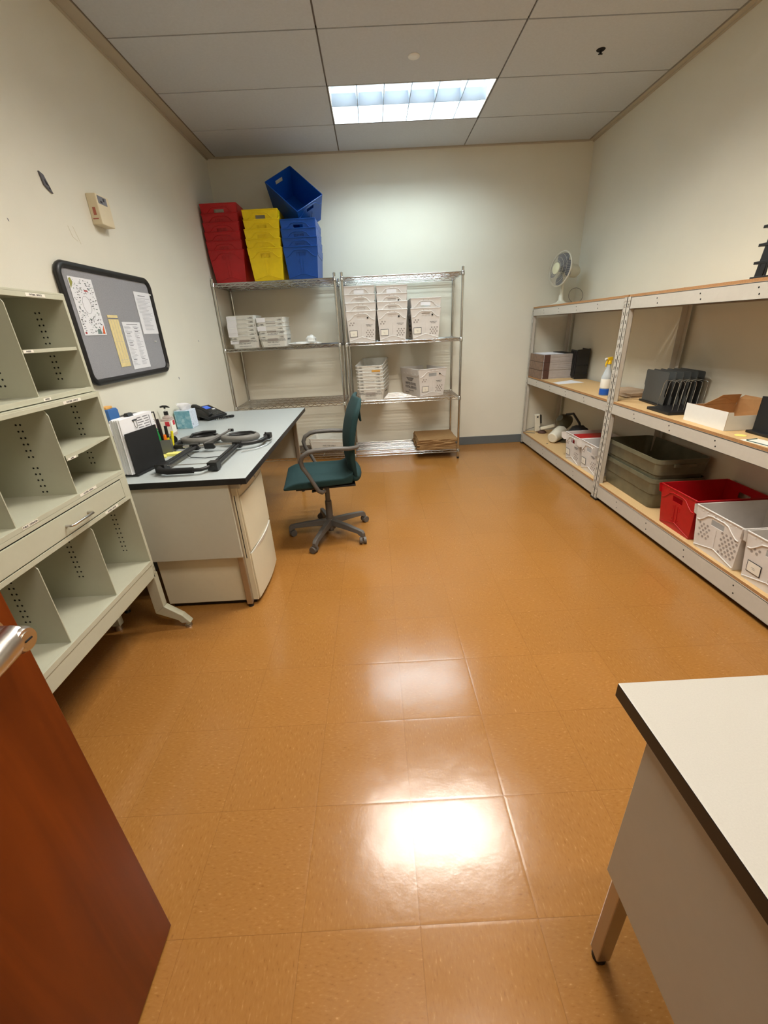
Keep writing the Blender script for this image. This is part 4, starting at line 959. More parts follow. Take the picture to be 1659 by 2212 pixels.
MB().box(.003, X-.003, .003, Y-.003, 0, .003).build('bottom', m_inb, wb_)
# black stand with paper, cut by the frame
bs = thing('document_holder', 'tall black document holder at the right frame edge with a card behind it', 'document holder', (1.965, 1.86, ZM))
MB().box(-.02, .21, -.05, .255, 0, .014).build('base', m_black, bs, bevel=.003)
b = MB(); b.prism([(.01, .248, .012), (.01, .248, .185), (.012, .215, .187), (.014, .212, .205), (.016, .195, .212), (.02, -.03, .212), (.012, -.03, .012)], (.004, 0, 0)); b.build('front_plate', m_blackm, bs)
b = MB().prism([(.052, .255, .012), (.060, .255, .255), (.060, -.02, .255), (.052, -.02, .012)], (.004, 0, 0)); b.build('back_plate', m_black, bs)
MB().prism([(.046, .247, .10), (.053, .247, .248), (.053, .0, .248), (.046, .0, .10)], (.0015, 0, 0)).build('card', mat('ivory_card', (226, 214, 178), .7), bs)
tag(MB(T(1.873, 2.055, ZM) @ RZ(.2)).lathe([(0, 0), (.026, 0), (.026, .0006), (0, .0008)], 12).build('sticky_note', mat('sticky_yellow', (246, 226, 120), .7)), 'small yellow note scrap lying before the open carton', 'note')
tk = thing('tag_label', 'white tag with dark green outline at the front edge of the middle deck', 'tag', (1.84, 1.95, ZM))
MB(RZ(.1)).box(-.03, .06, -.11, .03, 0, .0012).build('card', m_label, tk)
bb = MB(RZ(.1)); bb.tube([(-.018, -.10, .0018), (-.018, .006, .0018), (-.006, .018, .0018), (.05, .018, .0018)], .003, 5); bb.build('border', mat('tag_green', (40, 74, 66), .5), tk)
# on top of the near rack
pn = thing('pen', 'black pen lying on top of the near rack', 'pen', (2.0, 2.60, ZU+.005))
MB(RZ(1.35)).cyl((-.055, 0, .0), (.05, 0, .0), .005, n=10).build('barrel', m_black, pn, smooth=True); MB(RZ(1.35)).cyl((.05, 0, 0), (.062, 0, 0), .004, .001, n=10).box(-.05, -.015, -.001, .001, .004, .0065).build('clip', m_black, pn)
tag(MB().cyl((1.90, 2.78, ZU+.0035), (1.96, 2.68, ZU+.0035), .0035, n=8).build('wooden_stick', m_envd, smooth=True), 'thin dark brown stick beside the pen on the near rack top', 'stick')
bk = thing('wire_basket_tray', 'black open sided desk tray tower on top of the near rack at the frame edge', 'desk tray', (1.88, 1.98, ZU))
b = MB()
for (x, y) in ((0, 0), (0, .29), (.24, 0), (.24, .29)): b.prism([(x-.004, y-.012, 0), (x+.004, y-.012, 0), (x+.010, y-.012+(-.02), .225), (x+.004, y-.012+(-.02), .225)], (0, .045 if y < .1 else -.045, 0))
for k in range(7):
    y = .02+.04*k; b.box(-.003, .003, y-.004, y+.004, 0, .07); b.box(.237, .243, y-.004, y+.004, 0, .07)
for z in (.0, .065, .14, .215): b.box(-.004, .006, -.01, .30, z, z+.012); b.box(.235, .245, -.01, .30, z, z+.012); b.box(0, .24, -.012, -.004, z, z+.012); b.box(0, .24, .292, .30, z, z+.012)
b.build('frame', m_black, bk, bevel=.001)
for z in (.0, .14): MB().box(.0, .24, 0, .29, z+.002, z+.006).build('shelf', m_black, bk)
# lamps and bag on the far low deck
la = thing('desk_lamp', 'cream folded swing arm desk lamp with drum head on the far low deck', 'lamp', (1.98, 4.72, ZR)); la.scale = (1.18,)*3
M0 = Matrix.Identity(4)
b = MB(T(-.02, .20, .012) @ RY(-.12)); b.box(-.026, .026, -.016, .016, 0, .175); b.build('upright_arm', m_lampc, la, bevel=.007)
b = MB(T(-.02, .20, .012) @ RY(-.12)); b.box(.026, .042, -.014, .014, .075, .165); b.build('clamp_plate', m_black, la, bevel=.003)
b = MB(T(-.02, .20, .012) @ RY(-.12)); b.cyl((-.0, -.018, .150), (0, -.0165, .150), .009, n=12); b.build('slot', m_hole, la)
MB().lathe([(0, 0), (.042, 0), (.044, .01), (.03, .022), (0, .022)], 20, 0, T(.015, .165, 0)).build('foot', m_envd, la, smooth=True)
b = MB(T(.005, .155, .045) @ RZ(-.95) @ RY(-.35)); b.box(-.01, .15, -.014, .014, -.012, .02); b.build('lower_arm', m_lampc, la, bevel=.008)
ML = T(.012, -.20, .068) @ RZ(math.radians(38)) @ RY(math.radians(78))
MB(ML).lathe([(.0, -.085), (.040, -.085), (.048, -.078), (.060, .02), (.062, .075), (.056, .077), (.050, .0), (.0, -.02)], 32).build('lamp_shade', m_lampc, la, smooth=True)
MB(ML).cyl((.058, 0, -.04), (.064, 0, -.04), .007, n=12).build('switch', m_chromed, la, smooth=True)
pts = [(.0, .17, .06), (-.05, .22, .05), (-.10, .26, .02), (-.13, .27, .004), (-.15, .24, .003), (-.13, .20, .003), (-.06, .16, .003)]
MB().tube(pts, .003, 6).build('power_cord', m_cgrey, la, smooth=True)
ld2 = thing('desk_lamp', 'dark olive desk lamp with arched arm in the shaded back of the low deck', 'lamp', (2.09, 4.50, ZR)); ld2.scale = (1.12,)*3
m_ol = mat('lamp_olive', (72, 68, 50), .35)
MB().lathe([(0, 0), (.075, 0), (.078, .012), (.03, .022), (0, .022)], 24).build('base', m_ol, ld2, smooth=True)
MB(T(-.02, .05, .20) @ RY(-.9) @ RX(.4)).lathe([(0, .05), (.03, .048), (.055, .02), (.082, -.05), (.078, -.05), (.05, .01), (0, .03)], 26).build('lamp_shade', m_ol, ld2, smooth=True)
MB().tube([(0, 0, .02), (.04, -.20, .06), (.04, -.26, .12), (.03, -.20, .22), (.02, -.08, .285), (0, .02, .26)], .011, 10).build('arm', m_black, ld2, smooth=True)
b = MB(); crumple(b, 2.05, 4.11, ZR+.130, .115, .16, .130, seed=12, amp=.09); o = b.build('cloth_bag', m_blackm, smooth=60); tag(o, 'black soft bag slumped beside the small white totes', 'bag')
tag(MB().lathe([(0, 0), (.010, 0), (.010, .003), (0, .003)], 12, 0, T(1.87, 4.42, ZR)).build('screw_nut', m_cgrey), 'tiny dark nut lying on the far low deck', 'nut')
# ================================================================== THINGS ON THE DESK
ZD = .7755
# file sorter with papers
fs_ = thing('file_sorter', 'black upright file sorter holding white papers on the desk corner', 'file sorter', (-1.228, 2.008, ZD))
MH = RZ(-.17)          # local +y runs to the back, +x to the chair
MB(MH).box(-.17, .012, 0, .24, 0, .012).build('base', m_black, fs_, bevel=.003)
for (x, z1) in ((0, .215), (-.155, .215), (-.075, .205)):
    b = MB(MH); b.prism([(x, .0, .006), (x, .232, .006), (x, .232, z1), (x, .0, z1)], (.004, 0, 0)); b.build('divider_plate', m_blackm, fs_, bevel=.001)
def papers(label, xs, z1, y1, seed, cat='paper', lean=.0):
    o = thing('paper_stack', label, cat, (-1.228, 2.008, ZD)); rnd = random.Random(seed); b = MB(MH)
    for k, x in enumerate(xs):
        e = rnd.uniform(-.004, .004); b.hexa([(x, -.008+e, .013), (x+.0035, -.008+e, .013), (x+.0035, y1+e, .013), (x, y1+e, .013)], [(x+lean, -.002+e, z1+rnd.uniform(-.006, .004)), (x+lean+.0035, -.002+e, z1), (x+lean+.0035, y1+.01+e, z1+.004), (x+lean, y1+.01+e, z1+.002)])
    b.build('sheets', m_paper, o); return o
p1 = papers('white paper stack held by a black binder clip, front of the desk file sorter', [-.010-.0052*k for k in range(10)], .282, .225, 2)
b = MB(MH); b.prism([(-.062, .085, .262), (-.003, .085, .262), (-.024, .085, .300), (-.038, .085, .300)], (0, .034, 0)); cl = b.build('binder_clip', m_black, p1)
MB(MH).tube([(-.0055, .092, .268), (-.003, .094, .232), (-.003, .102, .224), (-.003, .110, .232), (-.0055, .112, .268)], .0013, 6).build('clip_lever', m_chrome, cl, smooth=True)
b = MB(MH)
for k in range(5):
    y = .03 if k % 2 else .06; z = .268-.012*k
    for (ya, yb_) in ((.12, .15+.008*(k % 3)), (.165+.006*(k % 3), .205)): b.box(-.0064, -.0056, ya, yb_, z, z+.004)
b.box(-.0064, -.0056, .212, .216, .20, .27)
b.build('printed_lines', m_inkg, p1)
p2 = papers('loose white sheets at the back of the desk file sorter', [-.10-.006*k for k in range(4)], .25, .22, 6, lean=-.012)
# black letter tray with papers, blue box on it
tr = thing('letter_tray_stand', 'black desk tray with white papers against the left wall', 'desk tray', (-1.45, 2.31, ZD))
b = MB()
for z in (.02, .12, .225): b.box(-.055, .10, -.02, .26, z, z+.005)
for (x, y) in ((-.055, -.02), (.096, -.02), (-.055, .255), (.096, .255)): b.box(x, x+.005, y, y+.006, 0, .23)
b.build('frame', m_black, tr, bevel=.001)
b = MB(); rnd = random.Random(8)
for k in range(9): b.box(-.045, .098+rnd.uniform(-.004, .006), -.015, .235+rnd.uniform(0, .01), .126+k*.010, .126+k*.010+.0085)
b.build('papers', m_paper, tr)
bx = thing('tissue_packet', 'blue box with orange top by the wall behind the sorter', 'box', (-1.455, 2.30, ZD+.2305))
m_bx = mat('packet_blue', (62, 112, 178), .5); m_or = mat('packet_orange', (226, 170, 92), .5)
MB().prism([(-.03, -.035, 0), (-.03, .055, 0), (-.03, .055, .055), (-.03, .043, .066), (-.03, -.035, .066)], (.055, 0, 0)).build('body', m_bx, bx, bevel=.003)
MB().box(-.02, .015, -.03, .028, .066, .080).build('cap', m_or, bx, bevel=.003)
# pen cup with markers
pc = thing('pen_cup', 'small grey mesh pen cup behind the file sorter', 'pen cup', (-1.262, 2.44, ZD))
m_mesh = mat('mesh_grey', (120, 122, 118), .45, metal=.3, trans=.15)
b = MB(RZ(.2)); hw = .036
for (a0, a1, c0, c1) in ((-hw, hw, -hw, -hw+.002), (-hw, hw, hw-.002, hw), (-hw, -hw+.002, -hw, hw), (hw-.002, hw, -hw, hw)): b.box(a0, a1, c0, c1, 0, .088)
b.box(-hw, hw, -hw, hw, 0, .003); b.build('cup', m_mesh, pc)
def marker(label, x, y, lx, ly, ln, r, mb_, mc, capfrac=.35):
    t = thing('marker', label, 'marker', (-1.262+x, 2.44+y, ZD+.004)); d = Vector((lx, ly, 1)).normalized()
    MB().cyl(d*.0, d*ln*(1-capfrac), r, n=14).build('barrel', mb_, t, smooth=True); MB().cyl(d*ln*(1-capfrac), d*ln, r*1.08, r*.95, n=14).build('cap', mc, t, smooth=True)
m_gr = mat('marker_green', (20, 140, 66), .4); m_ye = mat('marker_yellow', (238, 226, 40), .4); m_og = mat('marker_orange', (240, 120, 20), .4); m_db = mat('marker_dark', (34, 20, 22), .4); m_lb = mat('marker_blue', (60, 120, 170), .4)
marker('green marker leaning left in the pen cup', -.014, -.018, -.10, -.05, .155, .013, m_gr, m_gr)
marker('black capped yellow highlighter standing in the pen cup', .014, .002, .05, 0, .160, .009, m_ye, m_black, .42)
marker('short orange highlighter in the front of the pen cup', .010, -.018, .04, .0, .112, .009, m_og, m_og)
marker('yellow highlighter leaning at the right of the pen cup', .024, .018, .14, .05, .125, .008, m_ye, m_ye)
marker('dark scissors like pen pair standing tall in the pen cup', -.016, .014, -.06, .06, .198, .009, m_db, m_db)
marker('blue pen barrel leaning left in the pen cup', -.020, -.004, -.20, .02, .165, .006, m_lb, m_lb)
# sanitizer pump
sn = thing('pump_bottle', 'clear hand sanitizer pump bottle with red label square by the wall', 'pump bottle', (-1.465, 2.94, ZD)); sn.scale = (1.07,)*3
m_gel = mat('clear_gel_bottle', (232, 214, 206), .2, trans=.45)
MB().hexa([(-.028, -.040, 0), (.028, -.040, 0), (.028, .040, 0), (-.028, .040, 0)], [(-.027, -.036, .115), (.027, -.036, .115), (.027, .036, .115), (-.027, .036, .115)]).lathe([(.03, .115), (.026, .125), (.012, .13), (.012, .138)], 18).build('bottle', m_gel, sn, bevel=.006)
MB().box(-.031, .031, -.0415, -.0405, .02, .10).box(-.002, .026, -.0422, -.0412, .068, .098, 1).build('front_label', [m_label, mat('label_red', (196, 40, 56), .5)], sn)
MB().box(.0288, .0295, -.030, .030, .02, .10).box(.029, .0300, -.002, .026, .068, .098, 1).build('side_label', [m_label, MATS['label_red']], sn)
MB().cyl((0, 0, .136), (0, 0, .158), .014, .013, n=16).build('collar', m_black, sn, smooth=True)
pm = MB().cyl((0, 0, .158), (0, 0, .180), .004, n=10).build('pump_stem', m_white, sn, smooth=True)
MB().tube([(-.028, .0, .186), (-.01, 0, .190), (.012, 0, .189), (.034, -.004, .182)], [.005, .007, .007, .003], 10).build('pump_head', m_black, sn, smooth=True)
MB().cyl((0, 0, .176), (0, 0, .188), .006, n=10).build('pump_neck', m_black, sn, smooth=True)
tag(MB(T(-1.490, 2.80, ZD)).lathe([(0, 0), (.024, 0), (.025, .10), (.016, .118), (.010, .122), (.010, .14), (0, .14)], 18).build('clear_bottle', m_gel, smooth=True), 'smaller clear bottle with no pump by the wall behind the sanitizer', 'bottle')
# tissue box
tx = thing('tissue_box', 'blue patterned cube tissue box with a white tissue', 'tissue box', (-1.452, 3.205, ZD), .0); tx.scale = (1.06,)*3
m_tis = bpy.data.materials.new('tissue_box_print'); m_tis.use_nodes = True
def tis():
    N = m_tis.node_tree.nodes; K = m_tis.node_tree.links; tc = N.new('ShaderNodeTexCoord'); br = N.new('ShaderNodeTexVoronoi'); br.inputs['Scale'].default_value = 60; br.distance = 'CHEBYCHEV'
    K.new(tc.outputs['Object'], br.inputs['Vector']); r = N.new('ShaderNodeValToRGB'); K.new(br.outputs['Color'], r.inputs[0])
    e = r.color_ramp.elements; e[0].color = (*lin((92, 150, 174)), 1); e[1].color = (*lin((176, 208, 214)), 1); x = e.new(.5); x.color = (*lin((124, 176, 192)), 1)
    K.new(r.outputs[0], N['Principled BSDF'].inputs['Base Color']); N['Principled BSDF'].inputs['Roughness'].default_value = .5
tis()
m_flo = mat('tissue_box_pale', (206, 216, 230), .5, var=.25, scale=110)
bx_ = MB().box(-.055, .055, -.055, .055, 0, .125).build('carton', [m_tis, m_flo], tx, bevel=.002)
for pl in bx_.data.polygons:
    if pl.normal.x > .5 or pl.normal.z > .5: pl.material_index = 1
text('K', .018, frame((.0557, -.035, .028), (0, 1, 0), (0, 0, 1)), mat('deep_blue_ink', (40, 40, 120), .5), bx_)
b = MB(); rnd = random.Random(3); n = 18
vs = []; 
for i in range(5):
    r_ = [.030, .036, .046, .040, .020][i]; z = [.124, .14, .155, .168, .172][i]
    for j in range(n): a = 2*PI*j/n; k = 1+.25*math.sin(3*a+i)+rnd.uniform(-.1, .1); vs.append((r_*k*math.cos(a), .55*r_*k*math.sin(a), z+rnd.uniform(-.003, .003)))
fs = [tuple(4*n+j for j in range(n))]
for i in range(4):
    for j in range(n): fs.append((i*n+j, i*n+(j+1) % n, (i+1)*n+(j+1) % n, (i+1)*n+j))
b.add(vs, fs); b.build('tissue', m_paper, tx, smooth=60)
# phone
ph = thing('desk_phone', 'black desk phone with blue screen and coiled cord at the far end of the desk', 'phone', (-1.405, 3.53, ZD), 1.08)
MP = T(0, 0, .0)
b = MB(); b.hexa([(-.10, -.10, .010), (.10, -.10, .010), (.10, .10, .048), (-.10, .10, .048)], [(-.10, -.105, .030), (.10, -.105, .030), (.10, .095, .096), (-.10, .095, .096)])
pb = b.build('body', m_black, ph, bevel=.006)
b = MB(); b.prism([(-.085, .02, 0), (-.085, .09, 0), (-.085, .09, .050), (-.085, .02, .036)], (.17, 0, 0)); b.build('stand', m_blackm, ph)
sl_ = math.atan2(.066, .2); MP = T(0, -.005, .0632) @ RX(sl_)
MB(MP).box(-.015, .062, .035, .085, .0, .002).build('screen', mat('phone_screen_blue', (52, 92, 190), .2, emit=.35), ph)
MB(MP).box(.050, .078, .004, .020, .0, .002).build('name_tag', m_paper, ph)
b = MB(MP)
for i in range(4):
    for j in range(4): b.box(-.015+.022*i, .001+.022*i, -.085+.020*j, -.071+.020*j, 0, .0025)
b.build('keypad', m_dg, ph, bevel=.0008)
b = MB(MP); b.tube([(-.068, -.095, .012), (-.068, -.07, .024), (-.068, 0, .032), (-.068, .07, .026), (-.068, .098, .014)], [.020, .020, .013, .020, .022], 12, sx=.8)
b.build('handset', m_black, ph, smooth=True)
b = MB(); n = 160; vs = []
path = lambda t: Vector((-.06+.15*math.sin(PI*t*.9), -.125-.055*math.sin(PI*t), .013+.003*math.sin(6*t)))
for i in range(n+1):
    t_ = i/n; a = 2*PI*30*t_; p = path(t_); d = (path(min(1, t_+.01))-path(max(0, t_-.01))).normalized(); s2_ = d.cross(Vector((0, 0, 1))).normalized(); vs.append(p+.008*(math.cos(a)*Vector((0, 0, 1))+math.sin(a)*s2_))
b.tube(vs, .0030, 5); b.build('coiled_cord', m_black, ph, smooth=True)
# tape dispenser, sticky notes
td = thing('tape_dispenser', 'small black tape dispenser beside the pen cup', 'tape dispenser', (-1.305, 2.645, ZD), 1.1)
MB().prism([(-.05, -.014, 0), (.055, -.014, 0), (.060, -.014, .022), (.035, -.014, .022), (.02, -.014, .012), (-.04, -.014, .020), (-.052, -.014, .012)], (0, .028, 0)).build('base', m_black, td, bevel=.003)
MB().cyl((-.012, -.010, .036), (-.012, .010, .036), .026, n=24).build('tape_roll', m_black, td, smooth=30)
MB().box(.050, .060, -.010, .010, .020, .030).build('cutter', m_black, td)
m_sty = mat('sticky_pad_yellow', (240, 234, 132), .7)
tag(MB(T(-1.207, 2.395, ZD) @ RZ(-.05)).box(-.038, .038, -.026, .026, 0, .014).build('sticky_pad', m_sty), 'yellow sticky pad right of the pen cup base', 'sticky notes', 'yellow sticky pads')
tag(MB(T(-1.262, 2.365, ZD) @ RZ(.4)).box(-.022, .022, -.038, .030, 0, .008).build('sticky_pad', m_sty), 'yellow sticky pad between the file sorter and pen cup', 'sticky notes', 'yellow sticky pads')
# folded cart with two wheels
ct = thing('folding_cart', 'folded black luggage cart with two grey wheels and foam grip on the desk', 'folding cart', (-.98, 2.30, ZD))
def W(x, y, z): return (x+.98, y-2.30, z)
m_foam = mat('foam_grip', (20, 20, 20), .95, bump=.6, bscale=500)
m_tyre = mat('grey_rubber_tyre', (112, 110, 105), .6)
MB().tube([W(-1.118, 2.045, .030), W(-1.105, 2.005, .026), W(-1.06, 1.988, .024), W(-.93, 1.990, .024)], .0155, 14).build('foam_grip', m_foam, ct, smooth=True)
MB().tube([W(-.935, 1.990, .024), W(-.895, 1.992, .024), W(-.872, 2.010, .026), W(-.855, 2.038, .030)], .0095, 12).build('handle_tube', m_black, ct, smooth=True)
for (x, y) in ((-1.115, 2.055), (-.845, 2.045)):
    b = MB(T(*W(x, y, .0)) @ RZ(-.05)); b.box(-.026, .026, -.024, .03, .006, .048); b.cyl((0, -.026, .024), (0, -.020, .024), .012, n=12); b.build('corner_bracket', m_black, ct, bevel=.006)
for (xa, ya, xb, yb_) in ((-1.112, 2.08, -1.095, 2.44), (-.842, 2.07, -.842, 2.44)):
    for dx in (-.012, .012): MB().tube([W(xa+dx, ya, .030), W(xb+dx, yb_, .034)], .0095, 12).build('side_tube', m_black, ct, smooth=True)
    MB(T(*W(xb, yb_, 0))).box(-.026, .026, -.02, .022, .014, .052).build('joint_block', m_black, ct, bevel=.005)
MB().tube([W(-1.17, 2.435, .036), W(-1.05, 2.437, .036), W(-.84, 2.445, .036)], .0085, 12).build('cross_tube', m_chromed, ct, smooth=True)
MB().tube([W(-.84, 2.445, .036), W(-.76, 2.462, .034), W(-.715, 2.50, .034), W(-.700, 2.56, .034), W(-.715, 2.62, .034)], .013, 12).build('bent_tube', m_black, ct, smooth=True)
MB().tube([W(-1.16, 2.435, .036), W(-1.215, 2.452, .034), W(-1.235, 2.50, .034), W(-1.225, 2.57, .034)], .014, 12).build('bent_tube', m_black, ct, smooth=True)
MB().tube([W(-1.03, 2.42, .050), W(-.995, 2.56, .056), W(-.970, 2.73, .060)], .0070, 10).build('diagonal_strut', m_cgrey, ct, smooth=True)
MB(T(*W(-.968, 2.735, .058))).cyl((-.016, 0, 0), (.016, 0, 0), .010, n=12).build('strut_end', m_black, ct, smooth=True)
MB(T(*W(-1.005, 2.435, .036))).box(-.03, .03, -.016, .016, -.018, .018).build('centre_block', m_black, ct, bevel=.005)
MB().tube([W(-1.12, 2.35, .02), W(-1.07, 2.30, .006), W(-.98, 2.28, .004), W(-.88, 2.30, .006)], .0022, 6).build('elastic_cord', m_black, ct, smooth=True)
MB().tube([W(-1.11, 2.06, .034), W(-.85, 2.065, .034)], .0022, 6).build('brace_wire', m_chromed, ct, smooth=True)
MB().tube([W(-.80, 2.36, .006), W(-.73, 2.42, .006), W(-.685, 2.50, .008), W(-.672, 2.58, .012), W(-.685, 2.66, .02)], .0025, 6).build('pull_strap', m_chromed, ct, smooth=True)
for (cx, cy, tiltx) in ((-1.125, 2.625, .10), (-.875, 2.62, .10)):
    Mw = T(*W(cx, cy, .036)) @ RX(-tiltx)
    ty = MB(Mw).tube([(.102*math.cos(2*PI*i/36), .102*math.sin(2*PI*i/36), 0) for i in range(36)], .0195, 12, closed=True, sx=1.0).build('wheel', m_tyre, ct, smooth=True)
    b = MB(Mw); b.tube([(.074*math.cos(2*PI*i/36), .074*math.sin(2*PI*i/36), .006) for i in range(36)], .011, 10, closed=True)
    b.build('wheel_rim', m_black, ty, smooth=True)
    MB(Mw).tube([(-.085, .045, .014), (-.03, .088, .018), (.05, .084, .018), (.09, .035, .016)], .0085, 10).build('mudguard', m_black, ty, smooth=True)
MB(T(*W(-.705, 2.635, .030))).box(-.02, .022, -.028, .028, -.014, .018).cyl((-.006, -.02, .018), (-.006, -.02, .030), .006, n=10).build('latch', m_black, ct, bevel=.004)
MB().tube([W(-1.18, 2.60, .052), W(-1.19, 2.66, .058), W(-1.14, 2.71, .060), W(-1.06, 2.72, .058)], .009, 10).build('strap', m_black, ct, smooth=True)
# ================================================================== ON THE LEFT WALL
# tack board
nb = thing('notice_board', 'grey fabric notice board with thick black rounded frame on the left wall', 'notice board', (XL, 2.325, 1.19))
BY0, BY1, BZ0, BZ1, BXF = 2.325, 3.240, 1.190, 1.778, -1.5
m_fab = mat('grey_felt', (150, 150, 154), .95, var=.16, scale=500, bump=.4, bscale=900)
MB().box(XL, -1.508, BY0+.02, BY1-.02, BZ0+.02, BZ1-.02).build('felt_panel', m_fab, nb, world=True)
r_ = .052; pts = []
for (cy, cz, a0) in ((BY1-r_-.012, BZ1-r_-.012, 0), (BY0+r_+.012, BZ1-r_-.012, PI/2), (BY0+r_+.012, BZ0+r_+.012, PI), (BY1-r_-.012, BZ0+r_+.012, 3*PI/2)):
    for k in range(7): a = a0+k*PI/12; pts.append((-1.508, cy+r_*math.cos(a), cz+r_*math.sin(a)))
MB().tube(pts, .017, 10, closed=True).build('frame', m_black, nb, world=True, smooth=True)
MB(T(-1.494, 3.205, 1.222) @ RX(PI/4)).box(-.003, .004, -.018, .018, -.010, .010).build('corner_clip', m_cgrey, nb, world=True)
def sheet(name, label, cat, y0, y1, z0, z1, m, skew=0, x=-1.5065, group=None):
    t = thing(name, label, cat, (x, y0, z0), 0, group)
    b = MB().prism([(x, y0+skew, z0), (x, y1+skew, z0), (x, y1, z1), (x, y0, z1)], (.0008, 0, 0)); b.build('sheet', m, t, world=True); return t
PX = -1.5055
def marks(t, items, x=PX+.0002, nm='printed_lines', ms=None):
    b = MB()
    for (ya, yb_, za, zb_, mi) in items: b.box(x, x+.0003, ya, yb_, za, zb_, mi)
    b.build(nm, ms or [mat('faint_print', (176, 176, 184), .7), m_inkg], t, world=True)
fl_ = sheet('paper_flyer', 'doodle covered white flyer with colour accents at the left of the notice board', 'flyer', 2.395, 2.590, 1.440, 1.715, m_paper)
rnd = random.Random(11); b = MB(); cm_ = [m_ink, m_inkg, mat('accent_orange', (222, 96, 40), .6), mat('accent_olive', (150, 150, 70), .6), mat('accent_red', (170, 50, 50), .6), mat('accent_greygreen', (110, 130, 126), .6)]
for k in range(240):
    y = rnd.uniform(2.402, 2.578); z = rnd.uniform(1.448, 1.705)
    if (y-2.49)**2/.04**2+(z-1.59)**2/.05**2 < 1: continue
    w_ = rnd.uniform(.003, .013); h_ = rnd.uniform(.001, .005); a = rnd.uniform(-.6, .6) if rnd.random() < .4 else 0
    b.box(0, .0003, -w_/2, w_/2, -h_/2, h_/2, rnd.choice([0, 1, 1, 1, 5, 5]), T(PX+.0002, y, z) @ RX(a))
b.prism([(PX+.0002, 2.558, 1.446), (PX+.0002, 2.578, 1.446), (PX+.0002, 2.580, 1.49), (PX+.0002, 2.566, 1.47)], (.0004, 0, 0), 2)
b.prism([(PX+.0002, 2.51, 1.446), (PX+.0002, 2.55, 1.446), (PX+.0002, 2.545, 1.468), (PX+.0002, 2.52, 1.472)], (.0004, 0, 0), 5)
b.prism([(PX+.0002, 2.40, 1.66), (PX+.0002, 2.425, 1.69), (PX+.0002, 2.415, 1.71), (PX+.0002, 2.40, 1.705)], (.0004, 0, 0), 3)
b.box(PX+.0002, PX+.0006, 2.498, 2.528, 1.652, 1.659, 4); b.box(PX+.0002, PX+.0006, 2.404, 2.418, 1.448, 1.456, 4)
for i in range(18):
    a0, a1 = 2*PI*i/18, 2*PI*(i+1)/18; b.tube([(PX+.0004, 2.49+.034*math.cos(a0), 1.588+.042*math.sin(a0)), (PX+.0004, 2.49+.034*math.cos(a1), 1.588+.042*math.sin(a1))], .0006, 4, m=1)
b.build('doodle_print', cm_, fl_, world=True)
ca = sheet('paper_card', 'narrow yellowed card with a black bar at its top', 'card', 2.644, 2.748, 1.262, 1.545, mat('yellowed_card', (226, 208, 152), .75, var=.06, scale=40), 0)
marks(ca, [(2.645, 2.747, 1.523, 1.530, 1)]+[(y_, y_+.0012, 1.29, 1.52, 0) for y_ in (2.668, 2.696, 2.724)]+[(2.65, 2.745, z_, z_+.001, 0) for z_ in (1.30, 1.402, 1.286)])
s3_ = sheet('paper_notice', 'white two column form in the lower middle of the notice board', 'notice', 2.776, 2.985, 1.238, 1.510, m_paper)
it = []; rnd = random.Random(5)
for c in (2.788, 2.888):
    z = 1.485
    while z > 1.26:
        it.append((c, c+rnd.uniform(.03, .08), z, z+.0022, 0)); z -= .0072
        if rnd.random() < .14: it.append((c+.01, c+.05, z, z+.004, 1)); z -= .009
marks(s3_, it+[(2.82, 2.95, 1.495, 1.4985, 1)])
s4_ = sheet('paper_notice', 'white text notice pinned at the right side of the notice board', 'notice', 3.005, 3.222, 1.440, 1.690, m_paper)
it = [(3.05, 3.14, 1.666, 1.670, 1)]; z = 1.652
while z > 1.46: it.append((3.025+(.02 if z < 1.56 else 0), 3.195-rnd.uniform(0, .07), z, z+.0022, 0)); z -= .0085
marks(s4_, it); MB().cyl((PX, 3.21, 1.682), (PX+.008, 3.21, 1.682), .005, n=10).build('push_pin', m_white, s4_, world=True)
pp = tag(MB().lathe([(0, 0), (.0045, 0), (.003, .006), (.005, .009), (0, .010)], 12, 0, T(-1.5075, 3.13, 1.392) @ RY(PI/2)).build('push_pin', m_white, smooth=True), 'lone white push pin in the felt below the text notice', 'push pin')
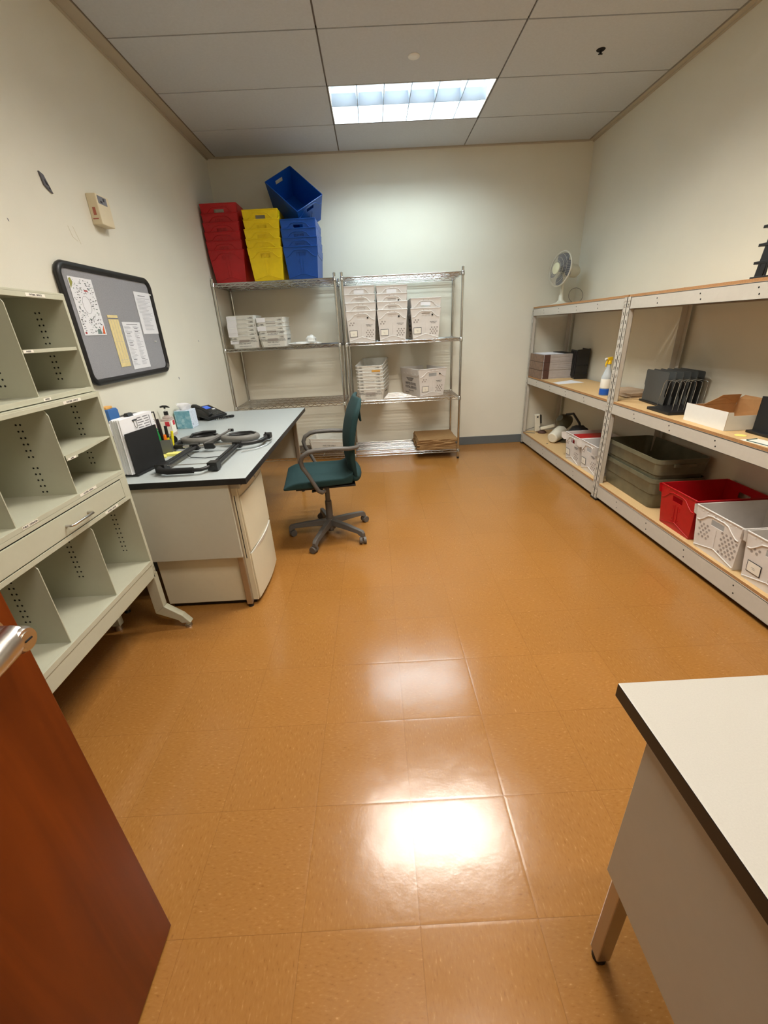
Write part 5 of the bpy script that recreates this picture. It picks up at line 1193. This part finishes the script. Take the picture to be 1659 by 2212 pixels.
# wall box (thermostat)
th_ = thing('wall_thermostat', 'beige thermostat box with small display high on the left wall', 'thermostat', (XL, 2.80, 2.01))
m_bei = mat('thermostat_beige', (222, 208, 176), .5)
MB().box(XL, -1.470, 2.800, 2.925, 2.005, 2.150).build('housing', m_bei, th_, world=True, bevel=.004)
MB().box(-1.470, -1.4685, 2.812, 2.895, 2.105, 2.142).box(-1.4685, -1.468, 2.83, 2.85, 2.11, 2.120, 1).box(-1.4685, -1.468, 2.86, 2.875, 2.122, 2.136, 1).build('display', [m_inkg, m_ink], th_, world=True)
MB().box(-1.515, -1.485, 2.7985, 2.800, 2.03, 2.035).box(-1.505, -1.490, 2.7985, 2.80, 2.05, 2.085).build('side_marking', mat('faded_red', (170, 96, 76), .6), th_, world=True)
wb2 = thing('wall_bracket', 'small dark grey pointed bracket plate on the left wall above the sorter', 'bracket', (XL, 2.45, 2.09))
MB().prism([(XL, 2.452, 2.150), (XL, 2.478, 2.142), (XL, 2.512, 2.075), (XL, 2.488, 2.083), (XL, 2.462, 2.100)], (.008, 0, 0)).build('plate', mat('bracket_grey', (96, 94, 100), .5), wb2, world=True, bevel=.001)
MB().cyl((XL+.008, 2.494, 2.093), (XL+.010, 2.494, 2.093), .004, n=10).prism([(XL+.008, 2.472, 2.122), (XL+.008, 2.486, 2.108), (XL+.008, 2.496, 2.101), (XL+.008, 2.476, 2.104)], (.002, 0, 0)).build('slot', m_ink, wb2, world=True)
for k, (y, z, w_, h_, lab) in enumerate(((2.15, 1.905, .006, .012, 'faint grey scuff mark on the left wall above the sorter top'), (3.40, 1.13, .010, .022, 'dark scuff on the left wall below the notice board'), (3.95, 1.38, .010, .016, 'small dark scuff on the left wall near the wire shelving'))):
    tag(MB().prism([(XL, y, z), (XL, y+w_, z-.002), (XL, y+w_*1.2, z-h_), (XL, y+.002, z-h_*.8)], (.0006, 0, 0)).build('wall_scuff', m_inkg), lab, 'scuff')
b = MB(); M = (XL+.0005,)
for (ya, za, yb_, zb_) in ((2.56, 1.955, 2.575, 1.91), (2.575, 1.91, 2.61, 1.895), (2.60, 1.96, 2.63, 1.885)): b.tube([(XL+.0003, ya, za), (XL+.0003, yb_, zb_)], .0012, 4)
tag(b.build('wall_scratch', mat('scratch_tan', (214, 204, 178), .8)), 'pale scratched outline on the left wall left of the thermostat', 'scratch')
